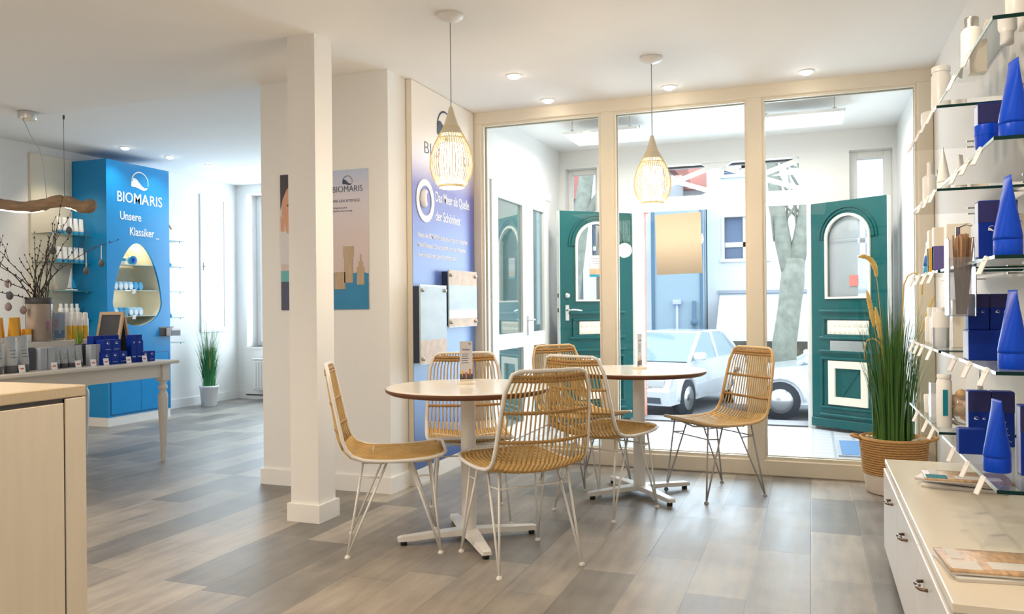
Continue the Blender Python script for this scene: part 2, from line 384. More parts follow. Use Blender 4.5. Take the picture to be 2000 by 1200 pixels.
# plank floor: boards run along Y, random tone per board
def floor_material():
    m = bpy.data.materials.new('grey_brown_plank_floor'); m.use_nodes = True; nt = m.node_tree; p = nt.nodes['Principled BSDF']
    N = nt.nodes.new; L = nt.links.new
    geo = N('ShaderNodeNewGeometry'); sp = N('ShaderNodeSeparateXYZ'); L(geo.outputs['Position'], sp.inputs[0])
    def math_(op, a, b=None):
        n = N('ShaderNodeMath'); n.operation = op
        for k, x in enumerate((a, b)):
            if x is None: continue
            if isinstance(x, (int, float)): n.inputs[k].default_value = x
            else: L(x, n.inputs[k])
        return n.outputs[0]
    w, l = 0.232, 0.74
    xs = math_('DIVIDE', math_('ADD', sp.outputs['X'], 20.216 - 0.02), w)
    col = math_('FLOOR', xs); fx = math_('FRACT', xs)
    wn = N('ShaderNodeTexWhiteNoise'); wn.noise_dimensions = '1D'; L(col, wn.inputs['W'])
    ys = math_('ADD', math_('DIVIDE', math_('ADD', sp.outputs['Y'], 30.0), l), math_('MULTIPLY', wn.outputs['Value'], 3.0))
    row = math_('FLOOR', ys); fy = math_('FRACT', ys)
    cb = N('ShaderNodeCombineXYZ'); L(col, cb.inputs[0]); L(row, cb.inputs[1])
    wn2 = N('ShaderNodeTexWhiteNoise'); wn2.noise_dimensions = '2D'; L(cb.outputs[0], wn2.inputs['Vector'])
    cr = N('ShaderNodeValToRGB'); e = cr.color_ramp.elements
    e[0].position = 0.0; e[0].color = (0.155, 0.146, 0.135, 1); e[1].position = 1.0; e[1].color = (0.34, 0.305, 0.26, 1)
    x = e.new(0.4); x.color = (0.225, 0.208, 0.188, 1); x = e.new(0.7); x.color = (0.275, 0.247, 0.212, 1)
    L(wn2.outputs['Value'], cr.inputs[0])
    # streaky grain and cloudy stain
    mp = N('ShaderNodeMapping'); mp.inputs['Scale'].default_value = (9, 1.4, 1); L(geo.outputs['Position'], mp.inputs[0])
    nz = N('ShaderNodeTexNoise'); nz.inputs['Scale'].default_value = 2.2; nz.inputs['Detail'].default_value = 6; L(mp.outputs[0], nz.inputs['Vector'])
    nz2 = N('ShaderNodeTexNoise'); nz2.inputs['Scale'].default_value = 3.5; nz2.inputs['Detail'].default_value = 3; L(geo.outputs['Position'], nz2.inputs['Vector'])
    g = math_('ADD', math_('MULTIPLY', nz.outputs['Fac'], 0.95), math_('MULTIPLY', nz2.outputs['Fac'], 0.75))
    g = math_('ADD', g, 0.15)
    jx = math_('MINIMUM', fx, math_('SUBTRACT', 1.0, fx)); jy = math_('MINIMUM', fy, math_('SUBTRACT', 1.0, fy))
    j = math_('MINIMUM', math_('DIVIDE', jx, 0.012), math_('DIVIDE', jy, 0.004)); j = math_('MINIMUM', j, 1.0)
    j = math_('ADD', math_('MULTIPLY', j, 0.38), 0.62)
    g = math_('MULTIPLY', g, j)
    mx = N('ShaderNodeVectorMath'); mx.operation = 'SCALE'; L(cr.outputs[0], mx.inputs[0]); L(g, mx.inputs['Scale'])
    L(mx.outputs[0], p.inputs['Base Color'])
    rg = math_('ADD', math_('MULTIPLY', nz.outputs['Fac'], 0.16), 0.34); L(rg, p.inputs['Roughness'])
    bp = N('ShaderNodeBump'); bp.inputs['Strength'].default_value = 0.25; bp.inputs['Distance'].default_value = 0.004; L(j, bp.inputs['Height']); L(bp.outputs[0], p.inputs['Normal'])
    p.inputs['Specular IOR Level'].default_value = 0.5
    return m
M_floor = floor_material()

# ------------------------------------------------------------------ the setting
LX, RX, FY, VY, WX, PY = -6.90, 0.72, 7.90, 8.40, -2.42, 5.63
H1, H2 = 2.60, 2.72
b = MB(); b.box(LX, RX, -2.6, PY, -0.1, 0); b.box(LX, -3.36, PY, VY, -0.1, 0)
struct('floor', b, M_floor, 'grey brown plank floor of the shop')
def tile_material():
    m = mat('entrance_tile', (0.58, 0.60, 0.63, 1), 0.35, var=0.06, scale=9); nt = m.node_tree; p = nt.nodes['Principled BSDF']
    br = nt.nodes.new('ShaderNodeTexBrick'); br.offset = 0.0; br.inputs['Scale'].default_value = 1.0
    br.inputs['Brick Width'].default_value = 0.16; br.inputs['Row Height'].default_value = 0.16; br.inputs['Mortar Size'].default_value = 0.012
    br.inputs['Color1'].default_value = (0.60, 0.62, 0.65, 1); br.inputs['Color2'].default_value = (0.54, 0.56, 0.60, 1); br.inputs['Mortar'].default_value = (0.40, 0.43, 0.48, 1)
    g = nt.nodes.new('ShaderNodeNewGeometry'); nt.links.new(g.outputs['Position'], br.inputs['Vector']); nt.links.new(br.outputs['Color'], p.inputs['Base Color'])
    return m
b = MB(); b.box(WX, RX, PY, 8.22, -0.1, 0.0)
struct('floor_entrance', b, tile_material(), 'pale tiled floor of the entrance lobby behind the glass')
b = MB(); b.box(-3.36, RX, -2.6, PY, H1, 2.9); b.box(LX, -3.36, -2.6, 4.37, H1, 2.9)
struct('ceiling', b, M_ceil, 'white ceiling over the tables')
b = MB(); b.box(LX, -3.36, 4.37, VY, H2, 2.9)
struct('ceiling_left', b, M_ceil, 'higher white ceiling over the blue display tower')
b = MB(); b.box(WX, RX, PY, FY, H2, 2.9)
struct('ceiling_entrance', b, M_ceil, 'white ceiling of the entrance lobby')
b = MB(); b.box(RX, RX + 0.2, -2.6, 8.2, -0.1, 2.9); struct('wall_right', b, M_wall, 'white wall behind the glass shelves')
b = MB(); b.holes('x', LX - 0.2, LX, -2.6, VY + 0.3, -0.1, 2.9, [(7.80, 8.16, 0.92, 2.48)]); struct('wall_left', b, M_wall, 'white wall behind the blue display tower')
b = MB(); b.box(LX - 0.2, RX + 0.2, -2.8, -2.6, -0.1, 2.9); struct('wall_back', b, M_wall, 'white wall behind the photographer')
b = MB(); b.holes('y', VY, VY + 0.28, LX, -3.36, -0.1, 2.9, [(-6.74, -4.55, 0.66, 2.60)]); struct('wall_far', b, M_wall, 'white far wall with the big shop window above the radiator')
b = MB(); b.box(-3.36, WX, 4.34, 8.2, -0.1, 2.9); struct('wall_centre', b, M_wall, 'white wall block between the shop and the table corner')
# facade with the street door, the lattice transom and two side windows
b = MB(); b.holes('y', FY, FY + 0.26, WX, RX, -0.1, 2.9, [(-1.606, -0.038, -0.001, 2.09), (-1.606, -0.10, 2.20, 2.505), (-2.36, -2.02, 0.9, 2.54), (0.33, 0.69, 0.9, 2.53)])
struct('wall_front', b, M_wall, 'front wall of the lobby with the street doorway')
b = MB()
b.box(-2.632, -2.46, 3.627, 3.79, 0, H1)
col = struct('column', b, M_wall, 'square white column in front of the wall block')
b = MB(); b.box(-2.648, -2.444, 3.611, 3.806, 0, 0.095); part('skirting', b, M_base, col)
# skirting boards
b = MB(); b.box(-3.375, WX + 0.015, 4.325, 4.34, 0, 0.1); b.box(WX, WX + 0.015, 4.34, 4.57, 0, 0.1); b.box(WX, WX + 0.05, 4.57, 5.57, 0, 0.095)
struct('baseboard_centre', b, M_base, 'white skirting around the wall block')
b = MB(); b.box(LX, LX + 0.015, 6.78, VY, 0, 0.1); b.box(LX, LX + 0.015, 2.0, 5.94, 0, 0.1); struct('baseboard_left', b, M_base, 'white skirting on the left wall')
b = MB(); b.box(LX + 0.015, -6.76, VY - 0.015, VY, 0, 0.1); b.box(-4.5, -3.36, VY - 0.015, VY, 0, 0.1); struct('baseboard_far', b, M_base, 'white skirting on the far wall')
b = MB(); b.box(RX - 0.015, RX, 4.15, 5.56, 0, 0.1); struct('baseboard_right', b, M_base, 'white skirting below the shelves')

# glass partition
win = MB()
for x0, x1 in ((-2.418, -2.320), (-1.402, -1.308), (-0.396, -0.300), (0.628, 0.718)): win.bbox(x0, x1, PY - 0.05, PY + 0.06, 0.10, 2.52, 0.006)
for x0, x1 in ((-2.418, 0.718),): win.bbox(x0, x1, PY - 0.05, PY + 0.06, 2.515, H1 + .05, 0.006); win.bbox(x0, x1, PY - 0.05, PY + 0.06, 0.0, 0.105, 0.006)
for x0, x1 in ((-2.320, -1.402), (-1.308, -0.396), (-0.300, 0.628)):     # glazing beads
    for s_ in (-0.035, 0.03):
        win.box(x0, x0 + 0.016, PY + s_, PY + s_ + 0.02, 0.105, 2.515); win.box(x1 - 0.016, x1, PY + s_, PY + s_ + 0.02, 0.105, 2.515)
        win.box(x0 + 0.016, x1 - 0.016, PY + s_, PY + s_ + 0.02, 2.497, 2.515); win.box(x0 + 0.016, x1 - 0.016, PY + s_, PY + s_ + 0.02, 0.105, 0.125)
w1 = struct('window_1', win, M_frame, 'cream framed glass partition between tables and entrance lobby')
for x0, x1 in ((-2.320, -1.402), (-1.308, -0.396), (-0.300, 0.628)):
    b = MB(); b.add([(x0, PY, 0.105), (x1, PY, 0.105), (x1, PY, 2.515), (x0, PY, 2.515)], [(0, 1, 2, 3)]); part('pane', b, M_glass, w1)

def window(name, axis, a, u0, u1, z0, z1, fwid, depth, label, mull=(), sash=0.0):
    b = MB()
    def bx(ua, ub, za, zb, d0=0.0, d1=depth):
        if axis == 'y': b.bbox(ua, ub, a + d0, a + d1, za, zb, 0.004)
        else: b.bbox(a + d0, a + d1, ua, ub, za, zb, 0.004)
    bx(u0, u0 + fwid, z0, z1); bx(u1 - fwid, u1, z0, z1); bx(u0 + fwid, u1 - fwid, z1 - fwid, z1); bx(u0 + fwid, u1 - fwid, z0, z0 + fwid)
    for m_ in mull: bx(m_ - 0.03, m_ + 0.03, z0 + fwid, z1 - fwid)
    w = struct(name, b, M_white, label)
    g = MB(); c = a + depth * 0.5
    q = [(u0 + fwid, z0 + fwid), (u1 - fwid, z0 + fwid), (u1 - fwid, z1 - fwid), (u0 + fwid, z1 - fwid)]
    g.add([((u, c, z) if axis == 'y' else (c, u, z)) for u, z in q], [(0, 1, 2, 3)]); part('pane', g, M_glass, w)
    return w
w2 = window('window_2', 'x', LX - 0.05, 7.80, 8.16, 0.92, 2.48, 0.045, 0.06, 'narrow white window on the left wall above the potted grass')
b = MB(); b.holes('x', LX - 0.002, LX + 0.02, 7.745, 8.225, 0.865, 2.535, [(7.80, 8.16, 0.92, 2.48)]); part('surround', b, M_base, w2)
b = MB(); b.cyl((LX + 0.02, 7.80, 1.66), (LX + 0.055, 7.80, 1.66), 0.008); b.box(LX + 0.05, LX + 0.06, 7.79, 7.90, 1.655, 1.67); b.box(LX + 0.015, LX + 0.03, 7.785, 7.815, 1.61, 1.71); part('handle', b, M_chrome, w2)
w3 = window('window_3', 'y', VY + 0.20, -6.74, -4.55, 0.66, 2.60, 0.06, 0.06, 'wide bright shop window in the far wall', mull=(-6.12, -5.3))
b = MB(); b.box(-6.76, -4.53, VY - 0.03, VY + 0.2, 0.63, 0.66); part('sill', b, M_base, w3)
w4 = window('window_4', 'y', FY + 0.12, -2.36, -2.02, 0.9, 2.54, 0.05, 0.05, 'narrow side window left of the street doorway')
w5 = window('window_5', 'y', FY + 0.12, 0.33, 0.69, 0.9, 2.53, 0.07, 0.05, 'narrow side window right of the street doorway', )
# transom lattice
b = MB()
def slat(x0, z0, x1, z1, y_, w_=0.022):
    d = Vector((x1 - x0, 0, z1 - z0)); n = Vector((-d.z, 0, d.x)).normalized() * w_
    q = [(x0 - n.x, z0 - n.z), (x1 - n.x, z1 - n.z), (x1 + n.x, z1 + n.z), (x0 + n.x, z0 + n.z)]
    b.prism(q, FY + y_, FY + y_ + 0.03, 'XZ')
for xa, xb in ((-1.606, -0.853), (-0.853, -0.10)):
    slat(xa, 2.22, xb, 2.485, .030 + (xa > -1) * .004); slat(xa, 2.485, xb, 2.22, .037 + (xa > -1) * .004)
b.prism([(-1.0, 2.505), (-0.70, 2.505), (-0.80, 2.45), (-0.9, 2.45)], FY + 0.025, FY + 0.08, 'XZ'); b.prism([(-1.0, 2.20), (-0.70, 2.20), (-0.80, 2.245), (-0.9, 2.245)], FY + 0.025, FY + 0.08, 'XZ')
w6 = struct('window_6', b, M_white, 'lattice transom window above the street doorway')
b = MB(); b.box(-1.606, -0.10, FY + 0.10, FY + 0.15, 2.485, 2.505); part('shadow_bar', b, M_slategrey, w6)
b = MB(); b.add([(-1.606, FY + 0.12, 2.2), (-0.1, FY + 0.12, 2.2), (-0.1, FY + 0.12, 2.485), (-1.606, FY + 0.12, 2.485)], [(0, 1, 2, 3)]); part('pane', b, M_glass, w6)
# doorway lining and threshold
b = MB(); b.box(-1.70, -1.606, FY - 0.02, FY, 0, 2.16); b.box(-0.038, 0.03, FY - 0.02, FY, 0, 2.16); b.box(-1.606, -0.038, FY - 0.02, FY, 2.09, 2.16)
struct('trim_1', b, M_base, 'white lining around the street doorway')
b = MB(); b.box(-1.606, -0.038, FY - 0.02, FY + 0.30, -0.02, 0.015); struct('trim_2', b, mat('dark_threshold', (0.10, 0.09, 0.09, 1), 0.6), 'dark threshold strip under the street doorway')
# radiator niche panel below the far window
b = MB(); b.box(-6.76, -4.53, VY - 0.025, VY, 0.06, 0.63); b.box(-6.76, -4.53, VY - 0.012, VY, 0.0, 0.045); struct('trim_3', b, M_base, 'white panel below the far shop window')
b = MB(); b.box(-6.74, -4.55, VY - 0.020, VY - 0.001, 0.045, 0.06); struct('trim_4', b, M_dark, 'dark gap under the panel below the far window')

# ------------------------------------------------------------------ white double door of the lobby (on the left lobby wall)
DX = WX
t = thing('lobby_door', 'white glazed double door on the left wall of the entrance lobby', 'door', (DX, 6.65, 0))
b = MB(); b.bbox(0.0, 0.03, -0.80, -0.72, 0, 2.22, .004); b.bbox(0, 0.03, 0.74, 0.80, 0, 2.22, .004); b.bbox(0, 0.045, -0.82, 0.82, 2.155, 2.235, .006); part('frame', b, M_base, t)
for y0, y1, hz in ((-0.72, 0.135, True), (0.145, 0.74, False)):
    b = MB(); b.holes('x', 0.006, 0.045, y0, y1, 0.01, 2.15, [(y0 + .13, y1 - .14, 0.91, 2.03), (y0 + .13, y1 - .14, 0.13, 0.785)])
    lf = part('door_leaf', b, M_base, t)
    b = MB()
    for za, zb in ((0.91, 2.03), (0.13, 0.785)): b.box(0.010, 0.022, y0 + .13, y1 - .14, za, zb)
    part('pane', b, M_darkpane, lf)
b = MB(); b.cyl((0.045, 0.10, 1.02), (0.09, 0.10, 1.02), 0.009); b.tube([(0.09, 0.10, 1.02), (0.095, 0.16, 1.02), (0.09, 0.22, 1.018)], 0.009, 8); b.bbox(0.044, 0.052, 0.085, 0.115, 0.88, 1.06, .003); part('handle', b, M_chrome, t, 'brushed steel lever handle')

# ------------------------------------------------------------------ green street doors
def arch_loop(cx, hw, z0, zs, n=16):
    """arched opening: straight sides up to zs then a half circle; counter-clockwise from bottom left"""
    pts = [(cx - hw, z0), (cx + hw, z0), (cx + hw, zs)]
    for k in range(1, n): a = PI * k / n; pts.append((cx + hw * math.cos(a), zs + hw * math.sin(a)))
    pts.append((cx - hw, zs)); return pts
def rect_match(loop, c, x0, x1, z0, z1):
    """a rectangle sampled on the same rays as loop"""
    out = []
    for u, v in loop:
        du, dv = u - c[0], v - c[1]; k = 1e9
        if du > 1e-9: k = min(k, (x1 - c[0]) / du)
        if du < -1e-9: k = min(k, (x0 - c[0]) / du)
        if dv > 1e-9: k = min(k, (z1 - c[1]) / dv)
        if dv < -1e-9: k = min(k, (z0 - c[1]) / dv)
        out.append([c[0] + du * k, c[1] + dv * k])
    for cx_, cz_ in ((x0, z0), (x1, z0), (x1, z1), (x0, z1)):        # snap the nearest sample to each corner
        i = min(range(len(out)), key=lambda q: (out[q][0] - cx_) ** 2 + (out[q][1] - cz_) ** 2); out[i] = [cx_, cz_]
    return [tuple(p) for p in out]
def offs(loop, c, k): return [(c[0] + (u - c[0]) * k[0], c[1] + (v - c[1]) * k[1]) for u, v in loop]
def green_door(label, loc, rz, letterbox, lever_side, wd=0.74):
    """local: x from the hinge along the leaf, y negative = face towards the room, z up"""
    t = thing('street_door', label, 'door', loc, rz)
    th = 0.055; cx = wd * 0.5; hw = wd * 0.27
    lp = arch_loop(cx, hw, 1.20, 1.715); c = (cx, 1.5)
    b = MB(); b.ring(rect_match(lp, c, 0, wd, 1.10, 2.05), lp, 0, th, 'XZ')
    b.box(0, wd, 0, th, 0.03, 1.10)
    # raised mouldings, proud of the face towards the room
    for s_ in (1.30, 1.44):
        o_ = [(cx + (u - cx) * s_, (v if v < 1.715 else 1.715 + (v - 1.715) * s_)) for u, v in lp]; i_ = [(cx + (u - cx) * (s_ - .06), (v if v < 1.715 else 1.715 + (v - 1.715) * (s_ - .06))) for u, v in lp]
        b.ring(o_[2:] , i_[2:], -0.012, 0.0, 'XZ')
    def fr(x0, x1, z0, z1, w_=0.022, d=0.018):
        for q in ((x0, x1, z0, z0 + w_), (x0, x1, z1 - w_, z1), (x0, x0 + w_, z0 + w_, z1 - w_), (x1 - w_, x1, z0 + w_, z1 - w_)): b.bbox(q[0], q[1], -d, 0, q[2], q[3], 0.005)
    m = wd * 0.16
    fr(m, wd - m, 0.84, 1.02); fr(m * .8, wd - m * .8, 0.20, 0.66)
    for z in (1.06, 0.82, 0.70, 0.13): b.bbox(m * .7, wd - m * .7, -0.022, 0, z, z + 0.026, 0.008)
    b.bbox(0.0, wd, -0.02, 0, 0.03, 0.11, 0.006)
    b.prism([(cx - .09, .30), (cx - .07, .30), (cx + .11, .55), (cx + .09, .55)], -0.006, 0, 'XZ')
    part('door_leaf', b, M_doorgreen, t)
    b = MB(); b.box(wd, wd + 0.004, 0.0, th, 0.03, 2.05); part('leaf_edge', b, M_base, t, 'white painted edge with lock plates')
    b = MB(); b.ring(offs(lp, c, (1.10, 1.055)), lp, -0.020, 0.02, 'XZ'); wf = part('window_frame', b, M_frame, t, 'cream arched window frame')
    b = MB(); b.add([(u, th * .5, v) for u, v in lp], [tuple(range(len(lp)))]); part('pane', b, M_hazepane if letterbox else M_glass, wf)
    b = MB(); b.bbox(cx - .20, cx + .20, -0.012, 0, 0.865, 0.99, .004)
    for i in range(8):
        for k in range(2):
            x0 = cx - .195 + i * .0488; z0 = .87 + k * .058
            b.add([(x0, -.012, z0), (x0 + .0488, -.012, z0), (x0 + .0488, -.012, z0 + .058), (x0, -.012, z0 + .058), (x0 + .0244, -.026, z0 + .029)], [(0, 1, 4), (1, 2, 4), (2, 3, 4), (3, 0, 4)], False)
    part('carved_panel', b, M_frame, t, 'cream panel of raised diamonds')
    b = MB(); b.ring([(cx - .19, .24), (cx + .19, .24), (cx + .19, .63), (cx - .19, .63)], [(cx - .125, .31), (cx + .125, .31), (cx + .125, .565), (cx - .125, .565)], -0.02, 0, 'XZ'); part('square_frame', b, M_frame, t, 'cream square frame')
    if letterbox:
        b = MB(); b.bbox(cx - .17, cx + .17, -0.02, 0, 0.715, 0.81, .004); b.box(cx - .15, cx + .15, -0.026, -0.02, 0.735, 0.775); part('letterbox', b, M_chrome, t, 'steel letter flap')
    if lever_side:
        b = MB(); x = wd - 0.075
        b.cyl((x, 0, 1.10), (x, -.05, 1.10), .011); b.tube([(x, -.05, 1.10), (x - .05, -.055, 1.105), (x - .13, -.05, 1.095)], .01, 8); b.bbox(x - .02, x + .02, -.006, 0, 1.0, 1.15, .003)
        b.cyl((x, 0, 1.24), (x, -.012, 1.24), .026); part('handle', b, M_chrome, t, 'steel lever handle')
        b = MB()
        for z in (1.10, 1.24): b.box(wd + 0.003, wd + 0.007, th * .35, th * .75, z - .02, z + .02)
        part('lock_plate', b, M_dark, t)
    return t
# right leaf: hinge at the right jamb, swung in; the face we see is its outer side
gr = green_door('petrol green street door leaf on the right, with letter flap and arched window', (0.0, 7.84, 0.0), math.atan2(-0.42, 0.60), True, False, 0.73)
# left leaf: hinge at the left jamb, swung in towards the white double door
gl = green_door('petrol green street door leaf on the left, with lever handle', (-1.66, 7.86, 0.0), math.atan2(-0.56, -0.59), False, True, 0.80)
# mirror the left leaf so that its seen face looks to the room
for ch in gl.children:
    me = ch.data
    for v in me.vertices: v.co.y = -v.co.y
    me.flip_normals(); me.update()
    for g2 in ch.children:
        for v in g2.data.vertices: v.co.y = -v.co.y
        g2.data.flip_normals(); g2.data.update()

# notes on the door windows
def on_door(d, x, z, w_, h_, name, mats, label, cat, sgn, build=None):
    M = Matrix.Rotation(d.rotation_euler.z, 4, 'Z'); p = d.location + M @ Vector((x, sgn * 0.018, z))
    b = MB()
    if build: build(b)
    else: b.box(-w_ / 2, w_ / 2, -.001, .001, -h_ / 2, h_ / 2)
    return solo(name, b, mats, label, cat, p, d.rotation_euler.z)
on_door(gr, 0.41, 1.34, 0.085, 0.095, 'paper_note', M_lightred, 'small pink square note on the right green door window', 'note', 1)
def notice(b):
    b.cur = 0; b.box(-.07, .07, -.001, .001, -.02, .11); b.cur = 1; b.box(-.07, .07, -.001, .001, -.075, -.02); b.cur = 2; b.box(-.07, .07, -.001, .001, -.1, -.075); b.cur = 3
    for k in range(3): b.box(-.055, .05 - .01 * k, -.0016, .0016, .075 - .022 * k, .079 - .022 * k)
on_door(gl, 0.40, 1.52, 0, 0, 'notice_sheet', [mat('notice_paper', (0.55, 0.50, 0.50, 1), .6), M_sandprint, M_teal, M_ink_grey], 'printed notice with a beach photo on the left green door window', 'notice', -1, notice)

# kraft paper hung on the partition glass
b = MB(); n = 8
for i in range(n):
    x0 = -.157 + .314 * i / n; x1 = -.157 + .314 * (i + 1) / n
    y0 = .004 * math.sin(i * .9); y1 = .004 * math.sin((i + 1) * .9)
    b.add([(x0, y0, -.21), (x1, y1, -.21), (x1, y1, .21), (x0, y0, .21), (x0, y0 - .001, -.21), (x1, y1 - .001, -.21), (x1, y1 - .001, .21), (x0, y0 - .001, .21)], [(0, 1, 2, 3), (7, 6, 5, 4), (3, 2, 6, 7), (0, 4, 5, 1)], True)
solo('paper_sheet', b, M_kraft, 'blank tan paper sheet hung on the middle pane of the glass partition', 'paper', (-0.862, PY - 0.008, 1.565), 0, None, (0, R(-1.2), 0))

# doormat
b = MB(); b.bbox(-0.35, 0.35, -0.33, 0.33, 0, 0.014, .004); t = thing('doormat', 'blue doormat on the pale lobby tiles', 'mat', (0.55, 6.80, 0)); part('pile', b, M_mat, t)
b = MB(); b.ring([(-.38, -.36), (.38, -.36), (.38, .36), (-.38, .36)], [(-.35, -.33), (.35, -.33), (.35, .33), (-.35, .33)], 0, .012, 'XY'); part('border', b, M_greybox, t, 'pale grey border')
t.scale = (0.85, 1, 1); t.location.x = 0.50

# lobby panel lamps
def panel_lamp(x0, x1, y0, y1, label):
    t = thing('panel_lamp', label, 'lamp', ((x0 + x1) / 2, (y0 + y1) / 2, H2)); hx, hy = (x1 - x0) / 2, (y1 - y0) / 2
    b = MB(); b.box(-hx, hx, -hy, hy, -.125, -.118); part('diffuser', b, M_panel, t)
    b = MB(); b.ring([(-hx - .012, -hy - .012), (hx + .012, -hy - .012), (hx + .012, hy + .012), (-hx - .012, hy + .012)], [(-hx, -hy), (hx, -hy), (hx, hy), (-hx, hy)], -.128, -.105, 'XY'); b.box(-hx, hx, -hy, hy, -.118, -.108); part('frame', b, M_white, t)
    b = MB()
    for sx in (-.8, .8):
        for sy in (-.8, .8): b.cyl((hx * sx, hy * sy, -.108), (hx * sx, hy * sy, 0), .004, n=6); b.cyl((hx * sx, hy * sy, -.108), (hx * sx, hy * sy, -.085), .014, n=8)
    part('suspension', b, M_chrome, t)
    L = area('panel_lamp_light', (t.location.x, t.location.y, H2 - .14), (0, 0, 0), 2 * hx, 2 * hy, 22, (1, .93, .84))
panel_lamp(-1.96, -1.34, 6.54, 7.04, 'flat square panel lamp hanging behind the left post of the partition')
panel_lamp(-0.40, 0.24, 6.55, 7.02, 'flat square panel lamp hanging behind the right pane of the partition')
# downlights
def downlight(x, y, z, label, group, m, power, colr, w_=1.0):
    t = thing('downlight', label, 'spotlight', (x, y, z), 0, group)
    b = MB(); b.ring([(.046 * math.cos(a), .046 * math.sin(a)) for a in [2 * PI * k / 20 for k in range(20)]], [(.034 * math.cos(a), .034 * math.sin(a)) for a in [2 * PI * k / 20 for k in range(20)]], -.006, .0, 'XY'); part('trim_ring', b, M_white, t)
    b = MB(); b.lathe([(.035, -.003), (.033, -.014), (.022, -.021), (.002, -.024)], 16, caps=False); part('bulb', b, m, t)
    d = bpy.data.lights.new('downlight_beam', 'SPOT'); d.energy = power; d.color = colr; d.spot_size = R(125); d.spot_blend = .9; d.shadow_soft_size = .035
    o = bpy.data.objects.new('downlight_beam', d); o.location = (x, y, z - .03); C.objects.link(o)
    return t
PW = 8.5
downlight(-1.745, 4.756, H1, 'recessed ceiling spot above the blue wall panel, nearer the camera', 'warm ceiling spots over the tables', M_spot, PW, WARM)
downlight(-1.735, 5.411, H1, 'recessed ceiling spot close to the left pane of the partition', 'warm ceiling spots over the tables', M_spot, PW, WARM)
downlight(-0.879, 5.393, H1, 'recessed ceiling spot close to the middle pane of the partition', 'warm ceiling spots over the tables', M_spot, PW, WARM)
downlight(-0.019, 5.367, H1, 'recessed ceiling spot close to the right pane of the partition', 'warm ceiling spots over the tables', M_spot, PW, WARM)
for i, (x, y) in enumerate(((-6.351, 5.994), (-6.315, 6.537), (-6.291, 7.075))):
    downlight(x + .12, y, H2, ('recessed ceiling spot above the near end of the blue tower', 'recessed ceiling spot above the far end of the blue tower', 'recessed ceiling spot beyond the blue tower, nearest the narrow window')[i], 'ceiling spots by the blue tower', M_spotcool, 16, (1, .95, .86))
for i, (x, y) in enumerate(((-1.874, 6.548), (-0.935, 6.504), (-0.032, 6.506))):
    downlight(x, y - .25, H2, ('lobby ceiling spot seen through the left pane', 'lobby ceiling spot seen through the middle pane', 'lobby ceiling spot seen through the right pane')[i], 'lobby ceiling spots', M_spotcool, 14, SOFTWARM)
def aimed(loc, to, power, col, deg, nm):
    d = bpy.data.lights.new(nm, 'SPOT'); d.energy = power; d.color = col; d.spot_size = R(deg); d.spot_blend = .7; d.shadow_soft_size = .05
    o = bpy.data.objects.new(nm, d); o.location = loc; o.rotation_euler = (Vector(to) - Vector(loc)).to_track_quat('-Z', 'Y').to_euler(); C.objects.link(o)
aimed((-.55, 1.7, 2.56), (.60, 2.6, 1.30), 55, (1, .86, .68), 62, 'shelf_spot_near'); aimed((-.55, 2.3, 2.56), (.60, 3.7, 1.35), 60, (1, .86, .68), 52, 'shelf_spot_far')
def glow(nm, loc, power, size):
    d = bpy.data.lights.new(nm, 'POINT'); d.energy = power; d.color = (1, .84, .62); d.shadow_soft_size = size
    o = bpy.data.objects.new(nm, d); o.location = loc; C.objects.link(o)
glow('niche_light', (-6.56, 6.335, 1.74), 1.0, .03); glow('niche_light', (-6.56, 6.335, 1.31), 0.5, .03)
aimed((-6.35, 5.55, 2.66), (-6.85, 5.72, 1.5), 16, (1, .82, .58), 75, 'wall_shelf_spot')
# added out-of-view spots without fixtures, brightening floor, counter and cabinet
for x, y, pw_, ss in ((-1.9, 2.2, 52, 100), (-0.4, 3.6, 8, 120), (0.25, 2.5, 14, 110), (0.25, 1.5, 46, 110), (-1.7, 1.4, 48, 110), (-3.3, 2.6, 38, 100)):
    d = bpy.data.lights.new('fill_spot_beam', 'SPOT'); d.energy = pw_; d.color = WARM; d.spot_size = R(ss); d.spot_blend = .9; d.shadow_soft_size = .05
    o = bpy.data.objects.new('fill_spot_beam', d); o.location = (x, y, H1 - .03); C.objects.link(o)

# ------------------------------------------------------------------ pendant lamps
def pendant():
    t = thing('pendant_lamp', 'woven cane teardrop pendant over the near round table', 'lamp', (-1.68, 3.655, H1), 0, 'cane pendant lamps')
    b = MB(); b.lathe([(.002, 0), (.068, 0), (.066, -.012), (.05, -.026), (.02, -.036), (.002, -.038)], 28, caps=False); part('canopy', b, M_white, t)
    b = MB(); b.cyl((0, 0, -.036), (0, 0, -.47), .0028, n=6); part('cord', b, M_greybox, t)
    prof = [(.060, .0), (.078, .022), (.098, .06), (.1075, .105), (.104, .15), (.090, .20), (.071, .24), (.052, .275), (.036, .305), (.024, .34), (.014, .375), (.007, .40)]
    z0 = -.86
    b = MB(); nn = 46
    for i in range(nn):
        a = 2 * PI * i / nn; b.tube([(r * math.cos(a), r * math.sin(a), z0 + z) for r, z in prof[:9]], .0026, 4)
    for r, z, q in ((.060, .0, .005), (.064, .006, .004), (.071, .24, .003), (.036, .305, .004)):
        b.tube([(r * math.cos(a), r * math.sin(a), z0 + z) for a in [2 * PI * k / 28 for k in range(28)]], q, 6, closed=True)
    part('cane_shade', b, mat('pale_lamp_cane', rgb(242, 224, 184), .55, var=.15), t)
    b = MB(); b.lathe([(r + .002, z0 + z) for r, z in [(.060, .262), (.044, .29)] + prof[8:]], 28); part('woven_neck', b, mat('woven_lamp_neck', rgb(236, 224, 202), .7, var=.2, scale=120, bump=.4, stretch=(1, 1, 6)), t)
    b = MB(); b.lathe([(.056, z0 + .012), (.056, z0 + .212)], 28, caps=True); part('inner_shade', b, M_lampwhite, t, 'glowing white inner cylinder')
    return t
